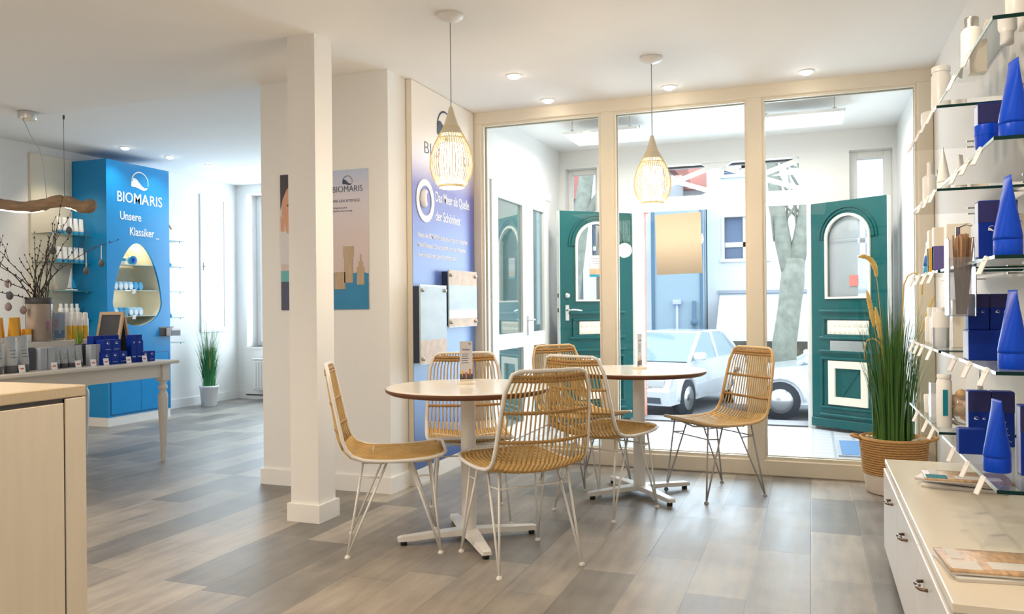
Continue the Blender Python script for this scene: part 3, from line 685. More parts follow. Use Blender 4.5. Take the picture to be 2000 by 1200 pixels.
p1 = pendant()
p2 = dup(p1, (-0.873, 4.725, H1), 0, 'woven cane teardrop pendant over the far round table by the partition')
for q in (p1, p2):
    d = bpy.data.lights.new('pendant_glow', 'POINT'); d.energy = 12; d.color = WARM; d.shadow_soft_size = .07
    o = bpy.data.objects.new('pendant_glow', d); o.location = q.location + Vector((0, 0, -.93)); C.objects.link(o)

# ------------------------------------------------------------------ round tables
def round_table():
    t = thing('round_table', 'white round bistro table with menu card and three cane chairs, nearest the column', 'table', (-1.585, 3.615, 0), 0, 'round bistro tables')
    b = MB(); b.lathe([(.38, .722), (.398, .732), (.402, .744), (.400, .747)], 56); part('edge_band', b, M_brownedge, t, 'brown bevelled edge')
    b = MB(); b.lathe([(.400, .7471), (.398, .751), (.385, .752)], 56); part('table_top', b, M_tabletop, t)
    b = MB(); b.lathe([(.036, .05), (.036, .722)], 28); b.lathe([(.036, .70), (.11, .715), (.11, .722)], 24); part('column', b, M_whitemetal, t)
    base = R(37)
    for k in range(4):
        a = base + k * PI / 2
        b = MB(); b.T = Matrix.Rotation(a, 4, 'Z')
        n = 6; prof = [(0.0, .058, .040), (.05, .056, .040), (.16, .052, .034), (.28, .046, .026), (.335, .043, .024), (.35, .038, .022)]
        vs = []
        for x, ztop, w_ in prof:
            zb = .022 if x > .2 else .030
            vs += [(x, -w_, zb), (x, w_, zb), (x, w_ * .85, ztop), (x, -w_ * .85, ztop)]
        fs = [(0, 1, 2, 3)]; m_ = len(prof)
        for i in range(m_ - 1):
            for k2 in range(4): fs.append((i * 4 + k2, i * 4 + 4 + k2, i * 4 + 4 + (k2 + 1) % 4, i * 4 + (k2 + 1) % 4))
        fs.append(tuple((m_ - 1) * 4 + q for q in (3, 2, 1, 0)))
        b.add(vs, fs, False)
        lg = part('foot_arm', b, M_whitemetal, t)
        b = MB(); b.T = Matrix.Rotation(a, 4, 'Z'); b.cyl((.322, 0, 0), (.322, 0, .024), .016, n=10); part('glide', b, M_dark, lg, 'black glide')
    return t
tb1 = round_table()
tb2 = dup(tb1, (-0.985, 4.82, 0), R(6), 'white round bistro table close to the glass partition, beyond the near one')

# ------------------------------------------------------------------ rattan chairs
def chair_parts(t, m_frame, m_leg):
    """local +X is forward, z up"""
    prof = [(.235, .462), (.215, .456), (.16, .447), (.08, .441), (0, .439), (-.08, .441), (-.14, .448), (-.185, .465), (-.212, .495), (-.228, .535), (-.243, .60), (-.262, .69), (-.283, .79), (-.298, .86)]
    hw = [.175, .205, .222, .226, .227, .227, .226, .225, .224, .222, .217, .210, .200, .172]
    N = len(prof)
    def pt(i, s_, sag=1.0):
        x, z = prof[i]; a = prof[max(0, i - 1)]; c = prof[min(N - 1, i + 1)]
        tx, tz = c[0] - a[0], c[1] - a[1]; l = math.hypot(tx, tz); nx, nz = tz / l, -tx / l      # normal pointing down/back
        if nz > 0 and nx > 0: nx, nz = -nx, -nz
        nx, nz = (-abs(nx), -abs(nz))
        d = [0, .004, .012, .016, .018, .02, .026, .034, .038, .038, .034, .03, .026, .02][i] * (1 - s_ * s_) * sag
        return Vector((x + nx * d, hw[i] * s_, z + nz * d))
    # frame loop
    L = [pt(i, 1) for i in range(N)]; Rr = [pt(i, -1) for i in range(N)]
    topc = [Vector((-.303, hw[-1] * q * .86, .872 if abs(q) < 1 else .868)) - Vector((.012 * (1 - q * q), 0, 0)) for q in (.95, .6, .2, -.2, -.6, -.95)]
    frc = [Vector((.243, q * .15, .464)) for q in (-.9, -.3, .3, .9)]
    loop = L + topc + Rr[::-1] + frc
    b = MB(); b.tube(loop, .0085, 8, closed=True); part('frame', b, m_frame, t)
    ns = 21
    seat, back = MB(), MB()
    for k in range(ns):
        s_ = -0.955 + 1.91 * k / (ns - 1)
        pts = [pt(i, s_) for i in range(N)]
        lim = 1.0 if abs(s_) < .74 else .9
        top = Vector((-.303 - .012 * (1 - s_ * s_), hw[-1] * s_ * .9, .868 - (0 if abs(s_) < .8 else .02)))
        seat.tube([Vector((.236 - (.03 if abs(s_) > .8 else 0), pts[0].y, .461))] + pts[1:9], .0062, 5); back.tube(pts[8:] + [top], .0041, 5)
        if k < ns - 1:   # flat infill canes make the seat dense
            s2 = s_ + .955 / (ns - 1); p2_ = [pt(i, s2) - Vector((0, 0, .003)) for i in range(N)]
            seat.tube([Vector((.234 - (.03 if abs(s2) > .8 else 0), p2_[0].y, .459))] + p2_[1:8], .0058, 4)
    part('seat', seat, M_rattan, t)
    bk = part('backrest', back, M_rattan, t)
    def band(mb, f, r=.0075, n=46, zoff=0.0):
        """wrapped cross cane; f = fractional profile index"""
        pts, rr = [], []
        for q in range(n + 1):
            s_ = -.985 + 1.97 * q / n; i = int(f); u = f - i
            p = pt(i, s_).lerp(pt(min(i + 1, N - 1), s_), u); pts.append(p + Vector((.002, 0, zoff))); rr.append(r * (1.25 if q % 2 else .8))
        mb.tube(pts, rr, 6)
    bands = MB()
    band(bands, 12.62, .008); band(bands, 12.85, .008); band(bands, 11.1); band(bands, 9.65)
    part('cane_binding', bands, M_rattan_d, bk)
    sb = MB(); band(sb, 2.2, .006, 30, -.006); band(sb, 4.6, .006, 30, -.006); part('cross_cane', sb, M_rattan_d, t)
    b = MB()
    for y in (.17, -.17): b.tube([(.19, y, .437), (.05, y * 1.02, .424), (-.14, y, .430)], .006, 6)
    for x in (.15, -.10): b.tube([(x, .19, .436), (x, 0, .412), (x, -.19, .436)], .006, 6)
    part('seat_support', b, m_leg, t)
    for sx, sy in ((1, 1), (1, -1), (-1, 1), (-1, -1)):
        foot = Vector((.212 * sx, .20 * sy, .008)); a1 = Vector(((.17 if sx > 0 else -.14), .165 * sy, .432)); a2 = Vector(((.07 if sx > 0 else -.03), .17 * sy, .428))
        b = MB(); b.tube([a1, foot], .0055, 6); b.tube([a2, foot + Vector((0, 0, .004))], .0055, 6)
        u1 = a1.lerp(foot, .17); u2 = a2.lerp(foot, .17); b.tube([u1, u2], .0045, 5)
        ctr = Vector(((.12 if sx > 0 else -.09), .0, .41)); 
        b.tube([u1, Vector((u1.x, -0.0 * sy, u1.z))], .0042, 5)
        lg = part('leg', b, m_leg, t)
        b = MB(); b.lathe([(.013, 0), (.014, .006), (.008, .014)], 10, (foot.x, foot.y, 0)); part('foot_pad', b, m_leg, lg)
GRP = 'cane chairs around the bistro tables'
def chair(label, x, y, deg, mf, ml):
    t = thing('rattan_chair', label, 'chair', (x, y, 0), R(deg), GRP); chair_parts(t, mf, ml); return t
M_greyleg = mat('grey_wire_leg', (0.45, 0.44, 0.44, 1), .35, var=.04)
cA = chair('cane chair with white wire legs left of the near table, beside the column', -1.90, 3.435, 29, M_whitemetal, M_whitemetal)
dup(cA, (-1.245, 3.41, 0), R(136), 'nearest cane chair, seen from behind, right of the near table', GRP)
dup(cA, (-1.76, 4.02, 0), R(-62), 'white framed cane chair behind the near table, facing it from the blue wall panel', GRP)
dup(cA, (-1.09, 4.40, 0), R(68), 'cane chair between the two tables, its back to the nearest chair', GRP)
cE = chair('tan framed cane chair at the far table, in front of the white lobby door', -1.39, 5.06, -32, M_canepole, M_greyleg)
dup(cE, (-0.56, 4.98, 0), R(224), 'tan framed cane chair right of the far table, in front of the parked car', GRP)

# menu cards
def menu_card(label, loc, rz):
    t = thing('menu_card', label, 'menu', loc, rz)
    b = MB(); b.lathe([(.045, 0), (.046, .010), (.043, .014)], 28); b.box(-.03, .03, -.006, .006, .014, .024); part('holder_base', b, M_frame, t, 'round cream base')
    b = MB(); b.box(-.032, .032, -.0012, .0012, .018, .215); part('card', b, mat('menu_card_paper', (0.62, 0.61, 0.64, 1), .4, var=.02), t)
    b = MB(); b.box(-.032, .032, -.0018, .0018, .018, .052); f = part('dark_foot', b, M_slate, t, 'dark printed foot of the card')
    g = MB()
    for k, (x, z, h_, w_) in enumerate(((-.020, .030, .036, .007), (0, .026, .034, .008), (.019, .032, .044, .007))):
        g.cur = 0 if k == 0 else 1; g.lathe([(w_ * .75, z), (w_, z + h_)], 10, (x, 0, 0), True, True, 1, .34)
    part('drinks_print', g, [M_yellow, mat('amber_drink_print', rgb(196, 120, 70), .4)], t, 'printed glasses of drinks')
    b = MB(); text(b, 'Getränke', face_my(0, -.0016, .170), .011, .9, .0002, .0002, 'CENTER')
    for k in range(5): b.box(-.022, .012 - .004 * (k % 2), -.0018, -.0012, .150 - .011 * k, .1525 - .011 * k)
    logo(b, face_my(.020, -.0016, .203), .006); part('lettering', b, M_ink_dark, t, 'dark printed lettering')
    return t
menu_card('tall menu card in a cream foot on the near round table', (-1.63, 3.70, .752), R(24))
menu_card('menu card seen edge-on, standing on the far round table', (-0.985, 4.86, .752), R(80))

# ------------------------------------------------------------------ printed wall panel left of the partition
t = thing('wall_poster_panel', 'tall blue and white printed wall panel behind the tables', 'poster', (WX, 5.07, 0))
b = MB(); b.bbox(0.002, 0.04, -.50, .50, .098, H1 - .001, .003)
part('board', b, M_frame, t)
b = MB(); b.box(0.0405, 0.0425, -.499, .499, .10, H1 - .004)
part('print', b, ramp_mat('panel_print', [(0, rgb(58, 88, 150)), (.32, rgb(96, 138, 205)), (.60, rgb(92, 110, 190)), (.735, rgb(118, 116, 186)), (.80, rgb(205, 196, 214)), (.86, rgb(236, 228, 222)), (1, rgb(240, 232, 222))], 'Z', .1, 2.6, .35), t)
b = MB()
text(b, 'Das Meer als Quelle', face_x(.043, -.165, 1.858), .096, 1, .0008, width=.565)
text(b, 'der Schönheit', face_x(.043, -.165, 1.728), .096, 1, .0008, width=.405)
for k, s_ in enumerate(('Nahezu alle BIOMARIS Produkte basieren auf dem einzigartigen', 'MeeresTiefwasser. Daraus resultiert ihre hohe Wirksamkeit', 'sowie die besonders gute Hautverträglichkeit.')):
    text(b, s_, face_x(.043, -.43, 1.598 - .064 * k), .047, 1, .0002, width=(.80, .765, .60)[k])
part('white_lettering', b, M_ink_white, t, 'white German lettering')
b = MB(); text(b, 'BIOMARIS', face_x(.043, -.335, 2.158), .115, 1, -.0016, .0006, width=.66); logo(b, face_x(.043, -.005, 2.375), .125); part('dark_lettering', b, M_ink_dark, t, 'dark lettering and arc emblem')
em = MB(); n = 40
ci = [(math.cos(2 * PI * k / n), math.sin(2 * PI * k / n)) for k in range(n)]
em.T = face_x(.043, -.318, 1.842)
em.ring([(u * .130, v * .142) for u, v in ci], [(u * .090, v * .099) for u, v in ci], 0, .004, 'XY')
em.tube([(.062 * math.cos(a) * (1 - k / 18), .062 * math.sin(a) * (1 - k / 18) + .0, .002) for k, a in enumerate([R(75 + 20 * k) for k in range(14)])], [.004 + .030 * math.sin(PI * min(1, (k + 1) / 12)) for k in range(14)], 6)
part('emblem', em, M_ink_white, t, 'round white wave emblem')
# glass plaques on stand-offs
def plaque(y0, y1, z0, z1, label, sand_top):
    t = thing('glass_plaque', label, 'plaque', (WX + .0425, (y0 + y1) / 2, z0)); hy = (y1 - y0) / 2; h_ = z1 - z0
    b = MB(); b.box(.050, .058, -hy, hy, 0, h_); part('glass_sheet', b, M_edge_l, t)
    b = MB(); b.cur = 0; b.box(.058, .0592, -hy + .002, hy - .002, h_ * .30, h_ * (.74 if sand_top else .98)); b.cur = 1
    if sand_top: b.box(.058, .0592, -hy + .002, hy - .002, h_ * .74, h_ * .998); b.cur = 2; b.box(.058, .0592, -hy + .002, hy - .002, h_ * .16, h_ * .30); b.cur = 1; b.box(.058, .0592, -hy + .002, hy - .002, .002, h_ * .16)
    else: b.box(.058, .0592, -hy + .002, hy - .002, .002, h_ * .30)
    part('photo_print', b, [M_mirrorpane, M_sandprint, mat('sea_band_print', (.08, .12, .2, 1), .1, coat=1.0)], t, 'beach photo print')
    b = MB(); b.box(0.0, .049, -hy + .012, hy - .004, .01, h_ - .01); part('back_board', b, M_ink_dark, t, 'dark backing')
    for sy in (-1, 1):
        for z in (.035, h_ - .035):
            b = MB(); b.cyl((.049, sy * (hy - .03), z), (.072, sy * (hy - .03), z), .011, n=12); part('standoff', b, M_chrome, t)
plaque(4.555, 4.945, .775, 1.285, 'larger framed glass photo plaque low on the blue wall panel', False)
plaque(4.985, 5.47, 1.0, 1.395, 'glass beach photo plaque on the blue wall panel, next to the partition', True)

# poster on the wall block, behind the column
PX0, PX1, PZ0, PZ1 = -3.205, -2.560, 1.13, 2.003
t = thing('wall_poster', 'poster of a woman and beige bottles on the wall block, half hidden by the column', 'poster', (PX0, 4.34, PZ0)); pw, ph = PX1 - PX0, PZ1 - PZ0
b = MB(); b.box(0, pw, -.006, 0, 0, ph); part('sheet', b, ramp_mat('poster_sky', [(0, rgb(196, 178, 176)), (.5, rgb(206, 190, 188)), (.8, rgb(206, 200, 210)), (1, rgb(178, 190, 218))], 'Z', 0, ph, .4), t)
b = MB(); b.cur = 0; b.box(0, .20, -.0075, -.006, ph * .34, ph); b.cur = 1; b.box(0, .24, -.0085, -.006, 0, ph * .21); b.cur = 2; b.box(0, .24, -.0088, -.006, ph * .21, ph * .29)
part('left_bands', b, [M_coat, M_navyprint, M_turq], t)
b = MB(); b.cur = 0
b.prism([(0, ph * .58), (.03, ph * .58), (.02, ph * .66), (.0, ph * .70)], -.0090, -.0075, 'XZ')
b.prism([(0.01, ph * .70), (.045, ph * .57), (.075, ph * .55), (.14, ph * .60), (.165, ph * .72), (.155, ph * .86), (.10, ph * .93), (.04, ph * .88), (.012, ph * .80)], -.0090, -.0075, 'XZ')
b.cur = 1; b.prism([(0, ph * .74), (.018, ph * .82), (.05, ph * .89), (.10, ph * .93), (.15, ph * .88), (.19, ph * .86), (.2, ph * .998), (0, ph * .998)], -.0096, -.0090, 'XZ')
b.prism([(.050, ph * .775), (.075, ph * .785), (.075, ph * .768), (.055, ph * .762)], -.0098, -.0090, 'XZ')
b.cur = 2; b.prism([(.0, ph * .40), (.22, ph * .40), (.16, ph * .57), (.075, ph * .55), (.03, ph * .60), (0, ph * .61)], -.0087, -.0075, 'XZ')
part('portrait_print', b, [M_skin, M_hair, M_coat], t, 'printed dark haired woman in a white coat')
b = MB()
xs_ = [(.42, .19), (.55, .185), (.60, .21), (.645, .24)]
b.prism([(.24, 0.002), (pw, 0.002), (pw, ph * .255), (pw - .05, ph * .27), (pw - .17, ph * .25), (pw - .24, ph * .265), (.24, ph * .265)], -.0075, -.006, 'XZ'); part('sea_print', b, M_seaprint, t, 'printed blue sea')
b = MB()
def pj(x, z, w_, h_): b.prism([(x - w_, z), (x + w_, z), (x + w_, z + h_), (x - w_, z + h_)], -.0090, -.0075, 'XZ')
pj(.440, .128, .040, .107); pj(.503, .167, .031, .16); pj(.503, .327, .037, .068); pj(.589, .154, .026, .11); pj(.589, .264, .014, .035); pj(.589, .299, .004, .044)
part('bottle_print', b, M_champ, t, 'printed champagne coloured jar, tube and dropper bottle')
b = MB(); text(b, 'BIOMARIS', face_my(.388, -.0070, .735), .055, 1, -.0006, width=.215); logo(b, face_my(.500, -.0070, .80), .036)
for k in range(3): text(b, ('MARINE GESICHTSPFLEGE', 'Feuchtigkeit und', 'Hautbildverfeinerung')[k], face_my(.36, -.0066, (.672, .632, .612)[k]), .024 if k == 0 else .018, 1, -.0002, width=(.225, .13, .17)[k])
part('lettering', b, M_ink_dark, t, 'dark lettering and arc emblem')

# ------------------------------------------------------------------ glass shelving on the right wall
SX0, SX1 = .42, .70
ZS = [1.84, 1.545, 1.255, .97, .68]
tiern = ('topmost', 'second from top', 'middle', 'second from bottom', 'lowest')
def gshelf(y0, y1, z, label, tags, group):
    t = thing('glass_shelf', label, 'shelf', (SX0, y0, z), 0, group); d = SX1 - SX0; l = y1 - y0
    b = MB(); b.add([(.004, .004, 0), (d, .004, 0), (d, l, 0), (.004, l, 0)], [(0, 1, 2, 3)]); part('pane', b, M_shelfglass, t)
    b = MB(); b.box(0, d, 0, .004, -.009, 0.0); part('end_edge', b, M_edge, t, 'dark green cut glass edge')
    b = MB(); b.box(0, .004, .004, l, -.008, 0.0); part('front_edge', b, M_edge_l, t)
    for y in (.08, l - .08): b = MB(); b.box(d - .05, d + .018, y - .004, y + .004, -.016, -.0095); part('bracket', b, M_chrome, t)
    for y in tags:
        b = MB(); b.T = Matrix.Translation((0, y, -.004)) @ Matrix.Rotation(R(24), 4, 'Z') @ Matrix.Rotation(R(26), 4, 'Y')
        b.bbox(-.004, .0, -.010, .010, -.046, .004, .001); b.box(-.006, .004, -.004, .004, -.008, .006); b.T = None
        part('price_tag', b, M_tag, t, 'small white hanging price tag')
    return t
ntags = [(.30, .56), (.16, .34, .52), (.10, .7), (.10, .34, .58), (.16, .38, .62)]
ftags = [(.10, .27, .45, .66), (.05, .22, .40), (.10, .30, .50, .7), (.16, .40, .56, .72), (.12, .30, .6)]
for k, z in enumerate(ZS):
    gshelf(2.25, 3.13, z, 'near glass shelf unit on the right wall, %s shelf' % tiern[k], ntags[k], 'near glass shelves')
    gshelf(3.20, 4.12, z, 'glass shelf unit next to the big basket grass, %s shelf' % tiern[k], ftags[k], 'far glass shelves')

def cone_tube(label, x, y, z, h, w, m, rz=0.0, mcap=None, group=None, name='cosmetic_tube', logo_m=None, tagc=False):
    """stands on its cap: round at the cap, flattened to a crimp at the top; the crimp runs along local x"""
    t = thing(name, label, 'tube', (x, y, z + .0005), rz, group); r = w / 2
    b = MB(); n = 20; vs = []; L = [(.20, .985, .985), (.24, 1.0, 1.0), (.34, .90, 1.0), (.52, .68, 1.0), (.68, .48, 1.0), (.82, .28, .98), (.92, .13, .95), (.955, .055, .93), (1.0, .045, .93)]
    for f, sy, sx in L:
        for i in range(n): a = 2 * PI * i / n; vs.append((r * sx * math.cos(a), r * sy * math.sin(a), h * f))
    fs = [tuple(range(n - 1, -1, -1)), tuple((len(L) - 1) * n + i for i in range(n))]
    for k in range(len(L) - 1):
        for i in range(n): j = (i + 1) % n; fs.append((k * n + i, k * n + j, k * n + n + j, k * n + n + i))
    b.add(vs, fs, True); part('body', b, m, t)
    b = MB(); b.lathe([(r * .95, 0), (r * .985, .003), (r * .985, h * .196), (r * .97, h * .2)], 20); part('cap', b, mcap or m, t)
    if logo_m:
        b = MB(); 
        for k in range(4): b.box(-r * .55, r * (.5 - .22 * (k % 2)), -r * .98 * (.86 - .14 * k), -r * .98 * (.86 - .14 * k) + .001, h * (.42 + .09 * k), h * (.432 + .09 * k))
        part('print', b, logo_m, t)
    return t
def carton(label, x, y, z, wx, wy, h, m, rz=0.0, side=None, top=None, group=None, band=None, mark=None, name='product_box', cat='box'):
    t = thing(name, label, cat, (x, y, z + .0005), rz, group)
    b = MB(); b.bbox(-wx / 2, wx / 2, -wy / 2, wy / 2, 0, h, .0015); part('carton', b, m, t)
    if band: b = MB(); b.box(-wx / 2 - .0006, wx / 2 + .0006, -wy / 2 - .0006, wy / 2 + .0006, h * .62, h * .985); part('upper_band', b, band, t, 'flecked upper band')
    if side: b = MB(); b.box(-wx / 2 - .001, -wx / 2, -wy / 2 + .004, wy / 2 - .004, .004, h - .004); part('side_panel', b, side, t, 'pale side panel')
    if mark:
        b = MB(); logo(b, face_my(-wx * .16, -wy / 2 - .001, h * .5), min(wx, h) * .10); logo(b, face_my(wx * .2, -wy / 2 - .001, h * .5), min(wx, h) * .07); part('emblem', b, mark, t)
    return t
def bottle(label, x, y, z, r, h, m, mcap=None, neck=.55, group=None, shoulder=.72, name='bottle', cat='bottle', sx=1, sy=1, caph=None):
    t = thing(name, label, cat, (x, y, z + .0005), 0, group); s0 = h * shoulder
    b = MB(); b.lathe([(r * .94, 0), (r, .005), (r, s0 - r * .25), (r * .85, s0), (r * neck, s0 + r * .25)], 20, sx=sx, sy=sy); part('body', b, m, t)
    b = MB(); b.lathe([(r * neck * 1.08, s0 + r * .2), (r * neck * 1.1, h - .004), (r * neck, h)], 18, sx=sx, sy=sy); part('cap', b, mcap or m, t)
    return t
def jar(label, x, y, z, r, h, m, mlid=None, group=None, name='cream_jar'):
    t = thing(name, label, 'jar', (x, y, z + .0005), 0, group)
    b = MB(); b.lathe([(r * .90, 0), (r * .95, .004), (r * .97, h * .58)], 24); part('body', b, m, t)
    b = MB(); b.lathe([(r, h * .56), (r, h * .95), (r * .96, h)], 24); part('lid', b, mlid or m, t)
    return t
bt = ramp_mat('blue_fade_bottle', [(0, rgb(236, 230, 224)), (.50, rgb(236, 232, 228)), (.62, rgb(120, 190, 225)), (.74, rgb(20, 120, 200)), (1, rgb(10, 80, 180))], 'Z', 0, .20, .3)
# near unit, top shelf
z = ZS[0]
bottle('tall spray bottle fading from white to blue, top shelf near end', .52, 2.47, z, .030, .26, bt, M_aqua, .8, shoulder=.84)
bottle('white bottle with silver cap on the top shelf', .476, 2.86, z, .031, .19, M_white, M_chrome, .6, shoulder=.80)
carton('plain cream carton beside the silver capped bottle', .545, 2.90, z, .05, .045, .185, M_cab)
carton('flat blue carton lying on the top shelf', .60, 2.66, z, .17, .12, .05, M_aqua)
jar('small white jar behind the blue carton on the top shelf', .555, 3.08, z, .024, .06, M_white)
# near unit, second shelf
z = ZS[1]
cone_tube('royal blue tube standing on its cap, second shelf from top', .478, 2.325, z, .20, .068, M_navy, R(100), None, 'blue cream tubes', logo_m=M_ink_white)
jar('royal blue round jar on the second shelf from top', .438, 2.43, z, .030, .062, M_navy)
carton('royal blue carton with pale side, second shelf from top', .478, 2.56, z, .085, .06, .145, M_navybox, 0, M_lilac, None, None, M_navydark)
carton('pale lilac carton at the near end of the second shelf from top', .56, 2.30, z, .045, .06, .19, M_lilac)
# near unit, middle shelf
z = ZS[2]
cone_tube('royal blue tube standing on its cap, middle shelf', .462, 2.32, z, .20, .066, M_navy, R(95), None, 'blue cream tubes', logo_m=M_ink_white)
carton('royal blue carton with white swirl marks, middle shelf', .455, 2.42, z, .088, .05, .150, M_navybox, 0, M_lilac, None, None, M_navydark, M_ink_white)
carton('lilac edged blue carton at the near end of the middle shelf', .555, 2.31, z, .06, .05, .19, M_navybox, 0, M_lilac)
# near unit, second from bottom
z = ZS[3]
cone_tube('royal blue tube standing on its cap, second shelf from bottom', .476, 2.345, z, .20, .068, M_navy, R(98), None, 'blue cream tubes', logo_m=M_ink_white)
carton('wide royal blue carton under two upright ones', .485, 2.70, z, .115, .09, .088, M_navybox, 0, M_lilac)
carton('left upright blue carton stacked on the wide carton', .457, 2.70, z + .0885, .054, .05, .105, M_navybox, 0, None, None, None, M_navydark, M_ink_white)
carton('right upright blue carton stacked on the wide carton', .514, 2.70, z + .0885, .054, .05, .105, M_navybox, 0, None, None, None, M_navydark, M_ink_white)
carton('lilac edged blue carton at the near end, second shelf from bottom', .575, 2.34, z, .06, .05, .19, M_navybox, 0, M_lilac)
# near unit, lowest shelf
z = ZS[4]
cone_tube('royal blue tube standing on its cap, lowest shelf', .468, 2.50, z, .195, .068, M_navy, R(102), None, 'blue cream tubes', logo_m=M_ink_white)
carton('low blue carton in front of the tall pair, lowest shelf', .452, 2.78, z, .074, .05, .075, M_navybox)
carton('left one of the tall blue carton pair, lowest shelf', .50, 2.95, z, .062, .05, .175, M_navybox, 0, M_lilac, None, None, M_navydark, M_ink_white)
carton('right one of the tall blue carton pair, lowest shelf', .566, 2.95, z, .062, .05, .175, M_navybox, 0, None, None, None, M_navydark)
carton('blue carton with lilac side at the near end, lowest shelf', .545, 2.48, z, .06, .05, .185, M_navybox, 0, M_lilac, None, None, M_navydark, M_ink_white)
b = MB(); b.bbox(-.006, .006, -.003, .003, 0, .17, .001); solo('wooden_spatula', b, M_brass, 'brown wooden stick leaning at the near end of the lowest shelf', 'stick', (.515, 2.30, ZS[4] + .004), 0, None, (R(-4), R(8), 0))
# far unit
z = ZS[0]
jar('large white tub with a wide lid on the far top shelf', .50, 3.86, z, .052, .115, M_white)
bottle('tall white bottle on the far top shelf', .47, 3.45, z, .034, .20, M_white, None, .9, shoulder=.86)
bottle('short white bottle behind the tall one, far top shelf', .54, 3.62, z, .030, .15, M_white, None, .8)
z = ZS[1]
cone_tube('white tube with pointed crimp, far second shelf', .455, 3.30, z, .16, .045, M_white, R(80), None, None)
cone_tube('slimmer white tube farther right, far second shelf', .53, 3.42, z, .15, .042, M_white, R(60))
bottle('round shouldered white pump bottle, far second shelf', .455, 3.66, z, .027, .165, M_white, None, .35, shoulder=.66)
carton('white carton at the back of the far second shelf', .60, 3.50, z, .06, .06, .12, M_cab)
z = ZS[2]
cone_tube('white tube with a blue lower half, far middle shelf', .452, 3.66, z, .17, .05, ramp_mat('white_blue_tube', [(0, rgb(20, 90, 170)), (.42, rgb(28, 110, 190)), (.47, rgb(228, 220, 210)), (1, rgb(230, 222, 212))], 'Z', 0, .17, .3), R(70), M_aqua)
for k, (x, y, m1, lb) in enumerate(((.455, 3.50, M_yellow, 'white carton with a yellow lower half, far middle shelf'), (.455, 3.37, mat('violet_print', (.12, .10, .32, 1), .5), 'white carton with a violet lower half, far middle shelf'))):
    q = carton(lb, x, y, z, .055, .045, .165, M_cab, 0, M_tag); b = MB(); b.box(-.0285, .0285, -.0235, .0235, .004, .095); part('lower_band', b, m1, q)
carton('plain white carton at the near end of the far middle shelf', .49, 3.255, z, .075, .06, .165, M_cab, 0, M_tag)
z = ZS[3]
jar('frosted white jar with a broad lid, far second shelf from bottom', .455, 3.40, z, .030, .135, M_frost, M_white)
carton('slim white carton beside the frosted jar', .515, 3.42, z, .04, .04, .18, M_cab)
cone_tube('small white tube, far second shelf from bottom', .535, 3.30, z, .13, .04, M_white, R(70))
z = ZS[4]
t = bottle('white candle like bottle with a teal label, far lowest shelf', .455, 3.33, z, .026, .195, M_white, None, .85, shoulder=.9)
b = MB(); b.box(-.008, .008, -.0275, -.0255, .045, .14); part('label_strip', b, M_teal, t, 'teal label strip')
carton('frosted clear box, far lowest shelf', .45, 3.47, z, .05, .06, .15, M_frost)
t = thing('glass_bowl', 'clear glass bowl filled with a natural sponge, far lowest shelf', 'bowl', (.53, 3.36, z))
b = MB(); b.lathe([(.03, .002), (.05, .012), (.062, .05), (.060, .09), (.052, .115)], 24, caps=False); part('bowl', b, M_clear, t)
b = MB(); random.seed(5)
for k in range(22): b.ball((random.uniform(-.03, .03), random.uniform(-.03, .03), .035 + random.uniform(0, .085)), random.uniform(.012, .022), 8, 6)
solo('bath_sponge', b, M_sponge, 'knobbly natural sponge inside the glass bowl', 'sponge', (.53, 3.36, z + .002))
cone_tube('white tube with a crimped tip behind the sponge bowl', .60, 3.50, z, .20, .045, M_white, R(75))
for k, (y, h_) in enumerate(((3.75, .16), (3.98, .14))): bottle('%s white bottle behind the large tub, far top shelf' % ('nearer', 'farther')[k], .585, y, ZS[0], .028, h_, M_white, None, .7)
for k, y in enumerate((3.78, 3.90, 4.02)): cone_tube('%s white tube in the back row, far second shelf' % ORD[k], .50, y, ZS[1], .15, .045, M_white, R(75))
for k, y in enumerate((3.80, 3.94)): carton('%s white carton toward the partition, far middle shelf' % ORD[k], .50, y, ZS[2], .05, .06, .15, M_cab)
for k, y in enumerate((3.58, 3.70, 3.85)): bottle('%s white bottle toward the partition, far second shelf from bottom' % ORD[k], .48, y, ZS[3], .025, .15, M_white, None, .6)
for k, y in enumerate((3.62, 3.76)): jar('%s white jar toward the partition, far lowest shelf' % ORD[k], .47, y, ZS[4], .032, .075, M_white)
for k, (x, y) in enumerate(((.60, 3.0), (.62, 2.86))): bottle('%s white bottle at the wall, second shelf from top' % ('farther', 'nearer')[k], x, y, ZS[1], .026, .16, M_white, None, .7)
for k, y in enumerate((2.80, 2.92)): carton('%s white carton at the wall, middle shelf of the near unit' % ('nearer', 'farther')[k], .58, y, ZS[2], .06, .07, .15, M_cab)
# hanging clear holder with a bundle of sticks
t = thing('acrylic_holder', 'clear acrylic holder hanging at the front of the near shelves', 'holder', (.405, 2.64, 1.10))
b = MB()
for x0, x1, y0, y1 in ((-.036, -.034, -.035, .035), (.034, .036, -.035, .035), (-.034, .034, -.035, -.033), (-.034, .034, .033, .035)): b.box(x0, x1, y0, y1, 0, .17 if y0 == -.035 and y1 < 0 else .225)
b.box(-.036, .036, -.035, .035, 0, .003); part('sleeve', b, M_clear, t)
b = MB(); b.box(-.033, -.031, -.033, .033, .004, .22); part('insert_card', b, M_blushcard, t, 'blush pink insert card')
b = MB(); b.box(-.006, .006, .033, .037, .20, .262); b.tube([(0, .035, .26), (.02, .02, .268), (.03, .0, .262)], .003, 5); part('hanger', b, M_chrome, t)
random.seed(9); b = MB()
for k in range(34):
    a = random.uniform(0, 2 * PI); q = math.sqrt(random.random()); x, y = q * math.cos(a), q * math.sin(a)
    b.cyl((x * .012, y * .014, .005), (x * .027 + .006, y * .03, .235 + random.uniform(-.008, .006)), .0021, .0028, 5)
